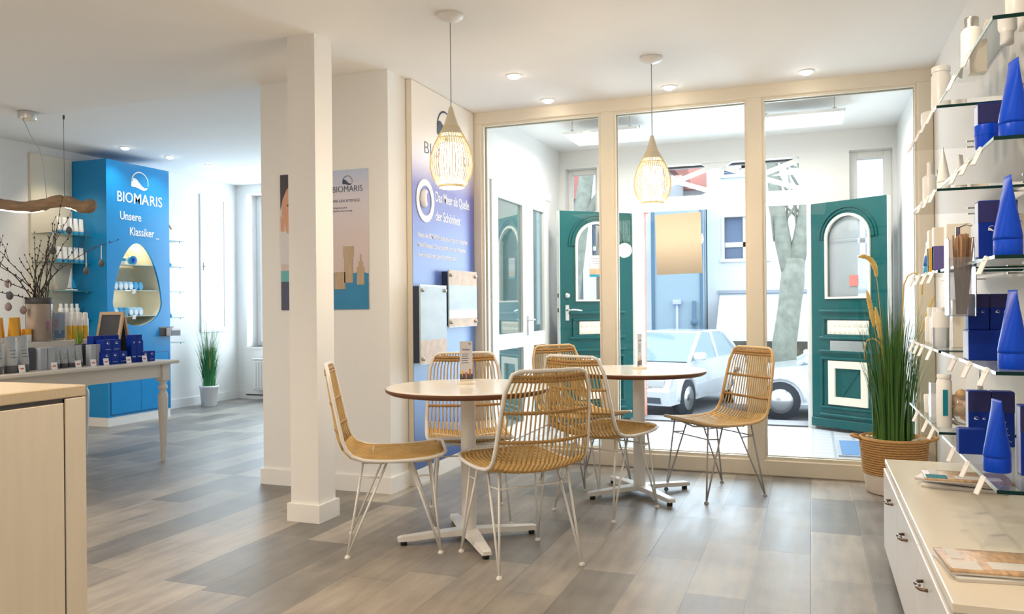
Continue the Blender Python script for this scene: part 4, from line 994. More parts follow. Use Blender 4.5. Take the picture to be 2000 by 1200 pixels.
solo('stick_bundle', b, M_brass, 'brown fragrance sticks bundled in the clear holder', 'sticks', (.407, 2.64, 1.10))['kind'] = 'stuff'

# ------------------------------------------------------------------ low cabinet with magazines
CY0, CY1, CX0 = 2.08, 3.90, .297
t = thing('low_cabinet', 'long low cream cabinet under the glass shelves', 'cabinet', (CX0, CY0, 0)); d = RX - CX0 - .012; l = CY1 - CY0
b = MB(); b.bbox(0, d, 0, l, .425, .45, .003); part('top_board', b, M_cab, t)
b = MB(); b.box(.012, d, .004, l - .004, .07, .424); part('carcass', b, M_cab, t)
b = MB(); b.box(.05, d, .03, l - .03, 0, .07); part('plinth', b, M_slategrey, t, 'recessed plinth with its shadow painted in')  # charcoal colour stands for the shadow in the toe-kick recess
for k in range(3):
    y0 = .006 + k * (l - .012) / 3; y1 = .006 + (k + 1) * (l - .012) / 3 - .004
    b = MB(); b.bbox(-.006, .011, y0, y1, .065, .413, .003); f = part('drawer_front', b, M_cabfront, t)
    ym = (.42, .917, 1.424)[k]
    b = MB(); b.tube([(-.006, ym - .05, .352), (-.024, ym - .044, .352), (-.030, ym - .02, .35), (-.022, ym, .349), (-.030, ym + .02, .348), (-.024, ym + .044, .346), (-.006, ym + .05, .346)], .0048, 8); part('handle', b, M_bronze, f, 'bronze bow handle')
def magazine(label, x, y, z, rz, m_cov, patch=None, w_=.21, h_=.28):
    t = thing('magazine', label, 'magazine', (x, y, z), rz)
    def sheet(b, z0, z1, inset=0):
        n = 8; vs, fs = [], []
        for i in range(n + 1):
            u = -w_ / 2 + inset + (w_ - 2 * inset) * i / n; s_ = .006 * math.exp(-i * .55)
            for v in (-h_ / 2 + inset, h_ / 2 - inset):
                vs += [(u, v, z0 + s_ * .0), (u, v, z1 + s_ + .004 * math.sin(PI * i / n))]
        for i in range(n):
            a = i * 4; c = a + 4
            fs += [(a, a + 2, c + 2, c), (a + 1, c + 1, c + 3, a + 3), (a, c, c + 1, a + 1), (a + 2, a + 3, c + 3, c + 2)]
        fs += [(0, 1, 3, 2), (n * 4, n * 4 + 2, n * 4 + 3, n * 4 + 1)]
        b.add(vs, fs, True)
    b = MB(); sheet(b, 0, .005, .001); part('pages', b, M_paper, t)
    b = MB(); sheet(b, .0052, .0060); part('cover', b, m_cov, t)
    if patch:
        b = MB(); b.box(-w_ / 2 + .012, -w_ / 2 + .085, h_ / 2 - .075, h_ / 2 - .005, .0110, .0118); part('cover_patch', b, patch, t, 'title patch')
        b = MB(); b.box(-w_ / 2 + .1, w_ / 2 - .02, h_ / 2 - .05, h_ / 2 - .02, .0108, .0114); b.box(-w_ / 2 + .03, -w_ / 2 + .09, -h_ / 2 + .03, h_ / 2 - .1, .0110, .0114); part('cover_bars', b, M_paper, t, 'pale printed bars')
    return t
magazine('lower magazine of the fanned stack under the shelf, its corner showing left', .535, 3.42, .4505, R(78), M_paper)
magazine('middle magazine of the fanned stack, turned further left', .528, 3.44, .467, R(70), M_paper)
magazine('upper magazine with a teal corner, top of the fanned stack', .530, 3.39, .4835, R(88), M_tan, M_teal)
magazine('lower magazine of the pair at the near end of the cabinet', .455, 2.36, .4505, R(98), M_paper)
magazine('sand coloured magazine on top at the near end of the cabinet', .45, 2.355, .467, R(94), M_tan, M_paper)

# ------------------------------------------------------------------ grasses
def blades(b, n, r0, h0, h1, lean, w_, seed, twist=0.35):
    random.seed(seed)
    for k in range(n):
        a = random.uniform(0, 2 * PI); q = math.sqrt(random.random()); bx, by = r0 * q * math.cos(a), r0 * q * math.sin(a)
        h_ = random.uniform(h0, h1); L = lean * (0.25 + q) * random.uniform(.5, 1.25); aa = a + random.uniform(-twist, twist)
        dx, dy = math.cos(aa), math.sin(aa); px_, py_ = -dy, dx; ns = 6; vs, fs = [], []
        for i in range(ns + 1):
            f = i / ns; o = L * f ** 2.1; zz = h_ * (f - .10 * f ** 3 * (L / max(lean, 1e-3))); ww = w_ * (1 - f) ** .7 * .5 + .0004
            vs += [(bx + dx * o - px_ * ww, by + dy * o - py_ * ww, zz), (bx + dx * (o + ww * .5), by + dy * (o + ww * .5), zz), (bx + dx * o + px_ * ww, by + dy * o + py_ * ww, zz)]
        for i in range(ns):
            s_ = i * 3; fs += [(s_, s_ + 1, s_ + 4, s_ + 3), (s_ + 1, s_ + 2, s_ + 5, s_ + 4)]
        b.add(vs, fs, True)
BX, BY = .455, 5.325
t = thing('basket_planter', 'round seagrass basket with a white lower half beside the partition', 'basket', (BX, BY, 0))
b = MB(); b.lathe([(.150, .004), (.158, .02), (.168, .12)], 36); part('painted_foot', b, M_jutewhite, t, 'white painted weave')
b = MB(); b.lathe([(.168, .12), (.178, .22), (.186, .315), (.188, .335), (.182, .338), (.176, .30), (.16, .26)], 36, caps=False)
for k in range(15): b.tube([((.169 + .0013 * k) * math.cos(a), (.169 + .0013 * k) * math.sin(a), .125 + .0143 * k) for a in [2 * PI * q / 36 for q in range(36)]], .0075, 6, closed=True)
part('woven_body', b, M_jute, t)
for s_ in (-1, 1):
    b = MB(); b.tube([(s_ * .185, -.05, .325), (s_ * .225, -.03, .335), (s_ * .235, 0, .335), (s_ * .225, .03, .335), (s_ * .185, .05, .325)], .010, 8); part('handle', b, M_jute, t)
b = MB(); b.lathe([(.15, .005), (.165, .255), (.02, .27)], 24); random.seed(3)
for k in range(60):
    a = random.uniform(0, 2 * PI); q = .155 * math.sqrt(random.random()); b.ball((q * math.cos(a), q * math.sin(a), .31 + random.uniform(-.01, .012)), random.uniform(.013, .022), 8, 6, 1, 1, .8)
b.lathe([(.168, .28), (.168, .305), (.01, .312)], 24)
part('pebble_fill', b, M_pebble, t, 'pale pebbles')
t = thing('tall_grass', 'tall green artificial grass with yellow plumes standing in the seagrass basket', 'plant', (BX, BY, .318))
b = MB(); blades(b, 230, .115, .45, .86, .085, .010, 11); blades(b, 60, .10, .70, 1.02, .07, .006, 12); part('blades', b, M_green, t)
b = MB(); random.seed(21)
b2 = MB()
def plume(path, fat, npl):
    n = len(path); b2.tube(path, .0022, 5)
    Q = path[-npl:]; m_ = len(Q); pts = []; rr = []
    for i in range(25):
        f = i / 24 * (m_ - 1); k = min(int(f), m_ - 2); pts.append(Q[k].lerp(Q[k + 1], f - k)); rr.append((.0025 + fat * math.sin(PI * min(1, i / 24 * .9 + .08)) ** .7) * random.uniform(.8, 1.2))
    b.tube(pts, rr, 8)
def stem(x, y, h_, ox, oy): return [Vector((x + ox * (i / 8) ** 2, y + oy * (i / 8) ** 2, h_ * i / 8)) for i in range(9)]
q = stem(-.04, -.03, .98, -.05, -.03); e = q[-1]; plume(q + [e + Vector((-.006, 0, .05)), e + Vector((-.02, -.004, .09)), e + Vector((-.045, -.008, .115)), e + Vector((-.075, -.012, .125)), e + Vector((-.10, -.012, .12))], .013, 6)
plume(stem(-.05, .02, .90, -.09, -.02), .012, 3); plume(stem(-.03, -.04, .80, -.07, -.05), .012, 3); plume(stem(.07, .0, .86, .15, -.02), .006, 3)
for sx, hh in ((1, .93), (-1, .54)):
    q = stem(.03 * sx, -.02, hh, .03 * sx, -.02); e = q[-1]
    b2.tube(q + [e + Vector((.02 * sx, 0, .05)), e + Vector((.05 * sx, 0, .07)), e + Vector((.085 * sx, 0, .055)), e + Vector((.10 * sx, 0, .0)), e + Vector((.095 * sx, 0, -.06))], .0042, 6)
part('stalk', b2, M_straw, t); part('plume', b, M_straw, t, 'yellow foxtail plumes')

t = thing('white_planter', 'tall tapered white pot below the narrow window', 'pot', (-6.675, 7.625, 0))
b = MB(); b.lathe([(.082, 0), (.085, .005), (.105, .215), (.112, .218), (.113, .24), (.104, .241), (.100, .21)], 32, caps=False); b.lathe([(.082, .003), (.10, .2), (.01, .205)], 24); part('pot', b, M_white, t)
t = thing('potted_grass', 'bright green artificial grass standing in the tall white pot', 'plant', (-6.675, 7.625, .206))
b = MB(); blades(b, 170, .070, .28, .58, .09, .011, 31); blades(b, 110, .06, .55, .95, .11, .006, 32); part('blades', b, M_green2, t)
b = MB(); blades(b, 26, .06, .5, .9, .13, .004, 33); part('seed_stems', b, M_straw, t, 'thin straw coloured stems')

# ------------------------------------------------------------------ blue display tower
KX, KY0, KY1, KZ = -6.43, 5.95, 6.765, 2.62
t = thing('display_tower', 'tall blue display tower with an egg shaped niche and white lettering', 'display', (KX, KY0, 0)); kw = KY1 - KY0; kd = KX - LX - .002
egc = (.385, 1.22); egg = []
for k in range(40):
    a = 2 * PI * k / 40; c_, s_ = math.cos(a), math.sin(a)
    egg.append((egc[0] + .318 * s_ * (1 - .17 * max(0, c_)), egc[1] + (.60 if c_ > 0 else .242) * c_))
egg = egg[::-1]
b = MB(); b.ring(rect_match(egg, egc, 0, kw, .72, KZ), egg, -.02, 0, 'YZ')
b.box(-.02, 0, 0, kw, .09, .72); b.box(-kd, -.02, 0, .018, .09, KZ); b.box(-kd, -.02, kw - .018, kw, .09, KZ); b.box(-kd, -.02, .018, kw - .018, KZ - .018, KZ); b.box(-kd, -.02, .018, kw - .018, .09, .11)
part('body', b, M_blue, t)
b = MB()
n = len(egg); vs = [(-.02, u, v) for u, v in egg] + [(-.30, u, v) for u, v in egg]
b.add(vs, [(i, (i + 1) % n, n + (i + 1) % n, n + i) for i in range(n)], True); b.add(vs[n:], [tuple(range(n))], False); part('niche_lining', b, M_cream, t, 'cream niche lining')
for z in (1.602, 1.342, 1.082):
    hw_ = max((u - egc[0] for u, v in egg if abs(v - z) < .06), default=.2)
    best = min(egg, key=lambda p: abs(p[1] - z) + (0 if p[0] > egc[0] else 9)); hw_ = best[0] - egc[0]
    b = MB(); b.box(-.28, -.025, egc[0] - hw_, egc[0] + hw_, z - .006, z); part('niche_shelf', b, M_edge_l, t, 'glass niche shelf')
for y0, y1 in ((.035, .408), (.412, .785)):
    b = MB(); b.bbox(0, .004, y0, y1, .115, .69, .001); part('cupboard_door', b, M_blue, t)
b = MB()
for q in ((.028, .792, .694, .698), (.028, .032, .11, .694), (.788, .792, .11, .694), (.4085, .4115, .11, .694), (.028, .792, .106, .110)): b.box(-.001, .0022, *q)
part('door_gap', b, M_ink_dark, t, 'dark gap around the cupboard doors')
b = MB(); b.box(-kd, -.004, .004, kw - .004, 0, .09); part('plinth', b, M_base, t, 'white plinth')
b = MB(); text(b, 'BIO', face_x(.001, .122, 2.222), .148, 1, .0005, .002, width=.195); text(b, 'MA', face_x(.001, .332, 2.222), .148, 1, .0018, .002, width=.195); text(b, 'RIS', face_x(.001, .540, 2.222), .148, 1, .0005, .002, width=.165)
text(b, 'Unsere', face_x(.001, .158, 2.045), .118, 1, .0012, .002, width=.268); text(b, 'Klassiker _', face_x(.001, .278, 1.895), .118, 1, .0012, .002, width=.388)
logo(b, face_x(.001, .418, 2.44), .112, .002); part('lettering', b, M_ink_white, t, 'white lettering and arc emblem')
# packs in the niche
def egg_pack(label, y, z, m, m2, x=-6.48):
    t = thing('egg_pack', label, 'pack', (x, y, z + .0005), 0, 'egg shaped packs in the blue tower'); n = 22
    pr = [(.030 * math.sin(2 * PI * k / n) * (1 - .2 * max(0, math.cos(2 * PI * k / n))), .042 + .042 * math.cos(2 * PI * k / n)) for k in range(n)][::-1]
    b = MB(); b.prism(pr, -.02, .02, 'YZ'); part('shell', b, m, t)
    b = MB(); b.prism([(u * .72, .036 + (v - .042) * .70) for u, v in pr], .02, .0215, 'YZ'); part('front_label', b, m2, t)
for row, z in enumerate((1.342, 1.082)):
    for k in range(6):
        dk = (k in (4, 5)) if row == 0 else (k in (1, 2))
        egg_pack('%s blue egg shaped pack from the left on the %s niche shelf' % (ORD[k], ('middle', 'lowest')[row]), 6.085 + .063 * k, z, M_aqua if dk else M_lightaqua, M_aqua if dk else M_white)
t = thing('ring_pack', 'dark blue round pack on the upper niche shelf of the blue tower', 'pack', (-6.50, 6.33, 1.6025)); b = MB(); b.cyl((-.02, 0, .045), (.02, 0, .045), .045, n=24); part('drum', b, M_aqua, t); b = MB(); b.cyl((.02, 0, .045), (.0215, 0, .045), .026, n=20); part('front_label', b, M_navy, t)
jar('small pale jar beside the round pack on the upper niche shelf', -6.52, 6.235, 1.602, .03, .06, M_white, M_aqua)
for k, z in enumerate((1.342, 1.082)):
    b = MB(); b.bbox(-.002, .002, -.022, .022, -.032, .012, .001); solo('price_card', b, M_tag, 'white price card clipped to the %s niche shelf' % ('middle', 'lowest')[k], 'price tag', (-6.449, 6.30, z - .004), 0, 'niche price cards', (0, R(8), 0))
# small card dispenser at the tower's far corner
t = thing('card_dispenser', 'small acrylic card dispenser on the lower right of the blue tower front', 'dispenser', (KX + .001, 6.70, .86))
b = MB(); b.box(0, .10, -.09, .13, 0, .004); b.box(0, .004, -.09, .13, .004, .10); b.box(.096, .10, -.02, .13, .004, .06); part('tray', b, M_clear, t)
b = MB(); b.box(.01, .09, 0, .12, .005, .085); part('card_block', b, M_tag, t, 'stack of white cards'); b = MB(); b.box(.0905, .0915, .03, .10, .035, .045); part('card_print', b, M_ink_grey, t)

# lit cream wall panel and wall shelves left of the tower
b = MB(); b.bbox(0, .03, -.19, .262, .1, 2.63, .003); solo('back_panel', b, M_cream, 'tall cream back panel behind the small wall shelves left of the blue tower', 'panel', (LX + .001, 5.685, 0))
def wshelf(name, y0, y1, z, label, group, x1=-6.62):
    t = thing(name, label, 'shelf', (LX + .032, y0, z), 0, group); d = x1 - LX - .032; l = y1 - y0
    b = MB(); b.box(0, d - .004, .002, l - .002, -.006, 0); part('pane', b, M_shelfglass, t)
    b = MB(); b.box(d - .004, d, 0, l, -.006, 0); part('front_edge', b, mat('teal_glass_edge', (.05, .28, .30, 1), .1), t)
    b = MB(); b.cyl((d - .03, l - .03, -.02), (d - .03, l - .03, 0), .006, n=8); b.cyl((d - .03, .03, -.02), (d - .03, .03, 0), .006, n=8); part('clip', b, M_chrome, t)
    return t
LZ = (1.87, 1.60, 1.33, 1.055); LN = ('topmost', 'second', 'third', 'lowest')
for k, z in enumerate(LZ): wshelf('wall_shelf', 5.49, 5.945, z, '%s small glass wall shelf left of the blue tower' % LN[k], 'wall shelves left of the tower')
cnt = 0
for k, z in enumerate(LZ[:2]):
    for i in range(5):
        cone_tube('%s white tube from the left on the %s wall shelf left of the tower' % (ORD[i], LN[k]), -6.68, 5.63 + .062 * i, z, .16 if k == 0 else .15, .05, M_white, R(90), M_aqua, 'white tubes left of the tower')
t = thing('sailboat_figure', 'white and blue sailboat ornament on the third wall shelf left of the tower', 'ornament', (-6.70, 5.78, LZ[2]))
b = MB(); b.bbox(-.02, .02, -.06, .06, 0, .016, .006); b.cyl((0, 0, .014), (0, 0, .22), .003, n=6); part('hull', b, M_white, t)
b = MB(); b.prism([(-.045, .03), (-.003, .03), (-.003, .21)], -.002, .002, 'YZ'); part('white_sail', b, M_white, t); b = MB(); b.prism([(.003, .03), (.055, .03), (.003, .16)], -.002, .002, 'YZ'); part('blue_sail', b, M_aqua, t)
for i in range(4): bottle('%s white bottle from the left on the lowest wall shelf left of the tower' % ORD[i], -6.70, 5.66 + .06 * i, LZ[3], .024, .15, M_white, None, .6, 'white bottles left of the tower')
RZ = (1.905, 1.617, 1.341, 1.053, .778); RN = ('topmost', 'second', 'third', 'fourth', 'lowest')
for k, z in enumerate(RZ): wshelf('wall_shelf', 6.78, 7.16, z, '%s small glass wall shelf right of the blue tower' % RN[k], 'wall shelves right of the tower', -6.60)
b = MB(); b.tube([(-.01, 0, .008), (0, .0, .10), (.03, .0, .20), (.05, .04, .235), (.06, .10, .20), (.07, .15, .13)], [.012, .012, .013, .014, .012, .008], 8); solo('driftwood_ornament', b, mat('tan_driftwood', rgb(196, 132, 84), .8, var=.3), 'curved tan driftwood piece on the topmost shelf right of the tower', 'ornament', (-6.74, 6.90, RZ[0]))
for k in (1, 3):
    for i in range(3): cone_tube('%s white and blue tube from the left, %s wall shelf right of the tower' % (ORD[i], RN[k]), -6.66, 6.88 + .062 * i, RZ[k], .16, .052, M_white, R(90), M_aqua, 'white tubes right of the tower')
bottle('tall white bottle with a blue cap, third wall shelf right of the tower', -6.66, 6.92, RZ[2], .026, .19, M_white, M_navy, .8, shoulder=.78)

# ------------------------------------------------------------------ driftwood lamp
t = thing('driftwood_lamp', 'driftwood branch lamp hanging over the product table', 'lamp', (-5.38, 4.28, H1))
pts = [(-6.6, 4.45, 1.95), (-6.2, 4.45, 2.0), (-5.9, 4.45, 1.975), (-5.70, 4.45, 1.94), (-5.5, 4.45, 1.932), (-5.35, 4.44, 1.952), (-5.25, 4.44, 1.962), (-5.15, 4.45, 1.945), (-5.06, 4.455, 1.905), (-4.99, 4.455, 1.90), (-4.965, 4.455, 1.905)]
O = t.location
random.seed(4); P = []; rr = []
for i in range(len(pts) - 1):
    for q in range(4):
        f = q / 4; P.append(Vector(pts[i]).lerp(Vector(pts[i + 1]), f) - O); rr.append(.043 * (1 + random.uniform(-.12, .12)))
P.append(Vector(pts[-1]) - O)
for q in range(3): P = [P[0]] + [(P[i - 1] + P[i] * 2 + P[i + 1]) / 4 for i in range(1, len(P) - 1)] + [P[-1]]
rr.append(.03); rr[0] = .03; rr[-3] = rr[-2] = .046
b = MB(); b.tube(P, rr, 12); b.ball(P[-2] + Vector((0, 0, .01)), .048, 10, 8); part('branch', b, M_drift, t)
b = MB(); b.tube([p + Vector((0, 0, -.036)) for p in P[2:19]], .012, 8); b.tube([p + Vector((0, 0, -.036)) for p in P[26:33]], .012, 8); part('light_strip', b, emit_mat('branch_strip_glow', (1, .84, .62, 1), 6), t, 'warm light strip under the branch')
b = MB(); b.lathe([(.06, -.055), (.062, -.05), (.062, -.002)], 28); part('canopy', b, M_chrome, t, 'round steel ceiling canopy')
b = MB(); b.tube([(-.02, -.02, -.05), (-.03, .05, -.16), (.0, .10, -.26), (-.02, .15, -.40), (-.02, .17, -.61)], .0025, 6); part('cord', b, M_greybox, t)
b = MB(); b.cyl((.16, .17, -.02 + 0), (.16, .17, -.63), .0016, n=5); b.cyl((.16, .17, 0), (.16, .17, -.03), .007, n=8); part('suspension_wire', b, M_slategrey, t)
d = bpy.data.lights.new('branch_strip_light', 'AREA'); d.shape = 'RECTANGLE'; d.size = 1.3; d.size_y = .03; d.energy = 9; d.color = SOFTWARM
o = bpy.data.objects.new('branch_strip_light', d); o.location = (-5.75, 4.45, 1.895); C.objects.link(o)

# ------------------------------------------------------------------ product table
TX0, TX1, TY0, TY1, TZ = -5.46, -4.50, 2.75, 4.83, .76
t = thing('product_table', 'greige wooden table with turned legs carrying cosmetics', 'table', (TX0, TY0, 0)); tw, tl = TX1 - TX0, TY1 - TY0
b = MB(); b.bbox(0, tw, 0, tl, TZ - .026, TZ, .006); part('table_top', b, M_dtable, t)
b = MB()
for x in (.07, tw - .09): b.box(x, x + .02, .09, tl - .09, TZ - .125, TZ - .026)
for y in (.07, tl - .09): b.box(.09, tw - .09, y, y + .02, TZ - .125, TZ - .026)
part('apron', b, M_dtable, t)
for x in (.085, tw - .085):
    for y in (.085, tl - .085):
        b = MB(); b.bbox(x - .036, x + .036, y - .036, y + .036, TZ - .155, TZ - .026, .003)
        b.lathe([(.022, TZ - .155), (.030, TZ - .165), (.020, TZ - .178), (.034, TZ - .195), (.034, TZ - .21), (.022, TZ - .225), (.028, TZ - .24), (.036, TZ - .265), (.034, TZ - .40), (.024, .16), (.017, .012), (.019, 0)][::-1], 20, (x, y, 0)); lg = part('leg', b, M_dtable, t)
        b = MB(); b.lathe([(.018, 0), (.018, .008)], 12, (x, y, -.0005)); part('glide', b, M_dark, lg)
b = MB(); b.bbox(-.22, .10, 0, 1.42, 0, .165, .004); solo('display_riser', b, M_dtable, 'low white display riser on the product table', 'riser', (-5.14, 3.20, TZ + .0005))
RZZ = TZ + .166
# front row
G = 'grey tubes on the product table'
for k, (x, y, h_) in enumerate(((-4.60, 3.435, .225), (-4.60, 3.53, .225), (-4.62, 3.625, .225))): cone_tube('%s large silver grey tube from the left at the table front' % ORD[k], x, y, TZ, h_, .075, M_grey, R(90), M_slate, G, logo_m=M_slate)
carton('slate grey carton right of the large grey tubes', -4.69, 3.725, TZ, .05, .05, .145, M_slate)
for k in range(2): carton('%s silver carton right of the slate carton' % ('left', 'right')[k], -4.655, 3.785 + .056 * k, TZ, .05, .05, .14, M_greybox)
for k in range(4): cone_tube('%s small grey tube with a black cap from the left' % ORD[k], -4.66, 3.895 + .058 * k, TZ, .145, .055, M_grey, R(90), M_slate, G, logo_m=M_slate)
for k in range(2): carton('%s tall silver carton beside the blue cartons' % ('left', 'right')[k], -4.64, 4.155 + .049 * k, TZ, .05, .046, .145, M_greybox, 0, None)
carton('dark grey carton behind the tall silver cartons', -4.735, 4.16, TZ, .07, .05, .15, M_slate)
# navy cartons
def ncart(label, x, y, z, wx, wy, h_):
    q = carton(label, x, y, z, wx, wy, h_, M_navybox, 0, None, None, 'blue cartons on the product table')
    b = MB(); logo(b, face_x(wx / 2 + .001, 0, h_ * .72), min(wy, h_) * .16); b.box(wx / 2, wx / 2 + .001, -wy * .3, wy * .3, h_ * .2, h_ * .22); part('emblem', b, M_ink_white, q)
for k in range(3): ncart('%s low blue carton from the left in the bottom row' % ORD[k], -4.62, 4.235 + .072 * k, TZ, .07, .07, .088)
for k in range(2): ncart('%s blue carton from the left stacked on the bottom row' % ORD[k], -4.62, 4.245 + .075 * k, TZ + .0885, .07, .072, .085)
for k in range(3): ncart('%s tall blue carton from the left in the back row' % ORD[k], -4.715, 4.25 + .074 * k, TZ, .06, .072, .20)
for k in range(2): ncart('%s slim tall blue carton near the table corner' % ('left', 'right')[k], -4.62, 4.485 + .05 * k, TZ, .05, .048, .20)
ncart('blue carton behind the slim tall pair', -4.70, 4.61, TZ, .06, .07, .155)
for k in range(2): ncart('%s small blue carton at the table corner' % ('left', 'right')[k], -4.62, 4.585 + .062 * k, TZ, .06, .06, .075)
for k, (y, w_) in enumerate(((3.575, 'below the large grey tubes'), (3.80, 'in front of the silver cartons'), (3.98, 'in front of the small grey tubes'), (4.10, 'at the last small grey tube'), (4.205, 'in front of the tall silver cartons'), (4.40, 'in front of the low blue cartons'), (4.545, 'in front of the slim blue pair'))):
    b = MB(); b.cur = 0; b.bbox(-.0012, .0012, -.022, .022, 0, .048, .0005); b.cur = 1; b.box(.0012, .0016, -.013, .013, .020, .028); b.cur = 0; b.box(-.014, .0, -.012, .012, 0, .002); solo('price_card', b, [M_tag, M_pink], 'white price card %s' % w_, 'price tag', (-4.555, y, TZ + .0008), 0, 'price cards on the product table', (0, R(-10), 0))
# on the riser
for k in range(4): cone_tube('%s amber tube from the left on the display riser' % ORD[k], -5.08 - .06 * (k % 2), 3.80 + .062 * k, RZZ, .17, .07, M_orange, R(90), M_white, 'amber tubes on the riser')
b = MB(); b.bbox(-.03, .03, -.035, .035, 0, .155, .002); solo('teal_box', b, M_teal, 'teal carton at the left end of the display riser', 'box', (-5.08, 3.71, RZZ + .0005))
jar('small amber jar beside the big vase', -5.09, 4.03, RZZ, .03, .09, M_white, M_orange)
VX, VY_ = -5.12, 4.15
t = thing('branch_vase', 'blush glass cylinder vase with a charcoal rim on the display riser', 'vase', (VX, VY_, RZZ + .0005))
b = MB(); b.lathe([(.079, .004), (.080, .262), (.01, .264)], 32); part('sand_fill', b, M_sand, t)
b = MB(); b.lathe([(.083, 0), (.085, .003), (.085, .30)], 32, caps=False); part('glass_wall', b, M_clear, t)
b = MB(); b.lathe([(.0855, .262), (.087, .264), (.087, .308), (.083, .308), (.083, .27)], 32, caps=False); part('rim_band', b, M_slategrey, t, 'charcoal rim band')
b = MB(); b.box(.085, .087, -.012, .012, .10, .135); b.box(.085, .0865, -.003, .005, .075, .10); part('hang_tag', b, mat('mauve_tag', (.35, .12, .25, 1), .5), t, 'mauve tag')
t = thing('branch_bunch', 'bunch of dark budding twigs in the blush vase', 'branches', (VX, VY_, RZZ + .268))
random.seed(8); b = MB(); bud = MB(); tips = []
dirs = [(-.02, -.62, .36, -.12), (-.02, -.50, .20, -.06), (-.03, -.56, .44, 0), (0, -.40, .09, .0), (.0, -.20, .30, .0), (0, -.07, .34, 0), (0, .07, .44, 0), (0, .13, .76, 0), (0, .32, .68, .0), (0, .24, .56, 0), (0, .30, .40, 0), (0, .73, .50, .06), (-.2, -.3, .5, 0), (-.25, .2, .52, 0), (.1, -.05, .46, 0), (.12, .15, .50, 0), (-.05, .18, .62, 0)]
for k, (dx, dy, dz, cv) in enumerate(dirs):
    s_ = Vector((random.uniform(-.04, .04), random.uniform(-.04, .04), -.02 + .022)); e = Vector((dx, dy, dz)); n = 12; p_ = []
    for i in range(n + 1):
        f = i / n; p_.append(s_ + Vector((e.x * f ** 1.3, e.y * f ** 1.35, e.z * (f * (1.45 - .45 * f) if abs(e.y) > .4 else f))) + Vector((random.uniform(-.006, .006), random.uniform(-.006, .006), 0)) * (f > .1))
    b.tube(p_, [.0042 * (1 - .65 * i / n) for i in range(n + 1)], 6)
    tips.append(p_)
    for i in range(3, n + 1): q = p_[i]; bud.ball(q + Vector((0, random.uniform(-.006, .006), .005)), .0052 if i % 2 else .004, 6, 5, 1, 1, 1.6)
    if k % 2 == 0:
        q = p_[7]; r2 = Vector((random.uniform(-.1, .1), random.uniform(-.12, .12), .16)); b.tube([q, q + r2 * .5 + Vector((0, .01, 0)), q + r2], [.0022, .0018, .001], 5)
        for f in (.4, .7, 1): bud.ball(q + r2 * f, .004, 6, 5, 1, 1, 1.6)
part('twigs', b, M_twig, t); part('buds', bud, M_twig, t)['kind'] = 'stuff'
VO = Vector((VX, VY_, RZZ + .268))
eggs = [(0, 6, 0), (1, 7, 1), (3, 7, 0), (3, 4, 0), (9, 7, 2), (16, 10, 1), (8, 11, 1), (10, 6, 2), (11, 8, 1), (11, 10, 1), (5, 4, 0)]
enm = ['grey mauve felt egg hanging far left on the twigs', 'dark grey felt egg at the left, above the amber tubes', 'mauve felt egg low on the left twigs', 'small mauve felt egg just above the vase rim', 'cream felt egg right of the twig centre', 'dark grey felt egg high on the middle twig', 'dark grey felt egg on the upper right twig', 'cream felt egg low on the right twigs', 'dark grey felt egg on the long right twig, nearer the vase', 'dark grey felt egg at the far right twig on a white ribbon', 'mauve felt egg close to the vase centre']
for (k, i, c_), lb in zip(eggs, enm):
    q = VO + tips[k][i]; drop = .05 if k < 11 else .10
    t = thing('felt_egg', lb, 'egg', q + Vector((.006, 0, -drop - .04)), 0, 'felt eggs on the twigs')
    b = MB(); b.lathe([(.0015, -.028), (.012, -.024), (.020, -.012), (.022, 0), (.018, .016), (.010, .027), (.0015, .032)], 14, caps=False); part('egg', b, M_egg[c_], t)
    b = MB(); b.box(-.001, .001, -.003, .003, .030, .04 + drop); part('ribbon', b, M_tag, t, 'thin pale ribbon')
t = thing('photo_block', 'acrylic photo block beside the blush vase', 'frame', (-5.13, 4.32, RZZ + .0005), R(8))
b = MB(); b.box(-.016, .016, -.062, .062, 0, .205); part('acrylic_block', b, M_clear, t)
b = MB(); b.cur = 0; b.box(-.004, .004, -.05, .05, .012, .195); b.cur = 1; b.box(.004, .005, -.045, .045, .015, .07); b.cur = 2; b.box(.0042, .006, -.012, .012, .05, .17); b.cur = 3; b.box(.0042, .0055, -.045, -.02, .09, .15); part('photo', b, [mat('photo_pale_blue', rgb(176, 196, 222), .4), M_seaprint, M_coat, mat('photo_rose', rgb(190, 140, 150), .5)], t, 'photo of a bottle by the sea')
for k in range(4):
    t = thing('oil_bottle', '%s golden oil bottle from the left beside the photo block' % ORD[k], 'bottle', (-5.16, 4.425 + .048 * k, RZZ + .0005), 0, 'golden oil bottles on the riser')
    b = MB(); b.lathe([(.021, 0), (.022, .004), (.022, .10)], 16); part('oil_body', b, M_yellow, t); b = MB(); b.lathe([(.0222, .10), (.0222, .15), (.017, .156), (.017, .19), (.012, .20)], 16); part('white_cap', b, M_white, t)
t = thing('chalkboard', 'small folding chalkboard with a wooden frame behind the blue cartons', 'board', (-4.93, 4.61, TZ + .0005), R(6))
for s_, nm in ((1, 'front_panel'), (-1, 'rear_panel')):
    b = MB(); b.T = Matrix.Translation((0, -.086 * s_, 0)) @ Matrix.Rotation(R(-13 * s_), 4, 'X')
    b.ring([(-.105, 0), (.105, 0), (.105, .375), (-.105, .375)], [(-.084, .022), (.084, .022), (.084, .352), (-.084, .352)], -.008, .008, 'XZ'); fr_ = part(nm, b, M_boardwood, t)
    b = MB(); b.T = Matrix.Translation((0, -.086 * s_, 0)) @ Matrix.Rotation(R(-13 * s_), 4, 'X'); b.box(-.084, .084, -.004, .004, .022, .352); part('slate', b, M_slatebord, fr_, 'blank dark slate')
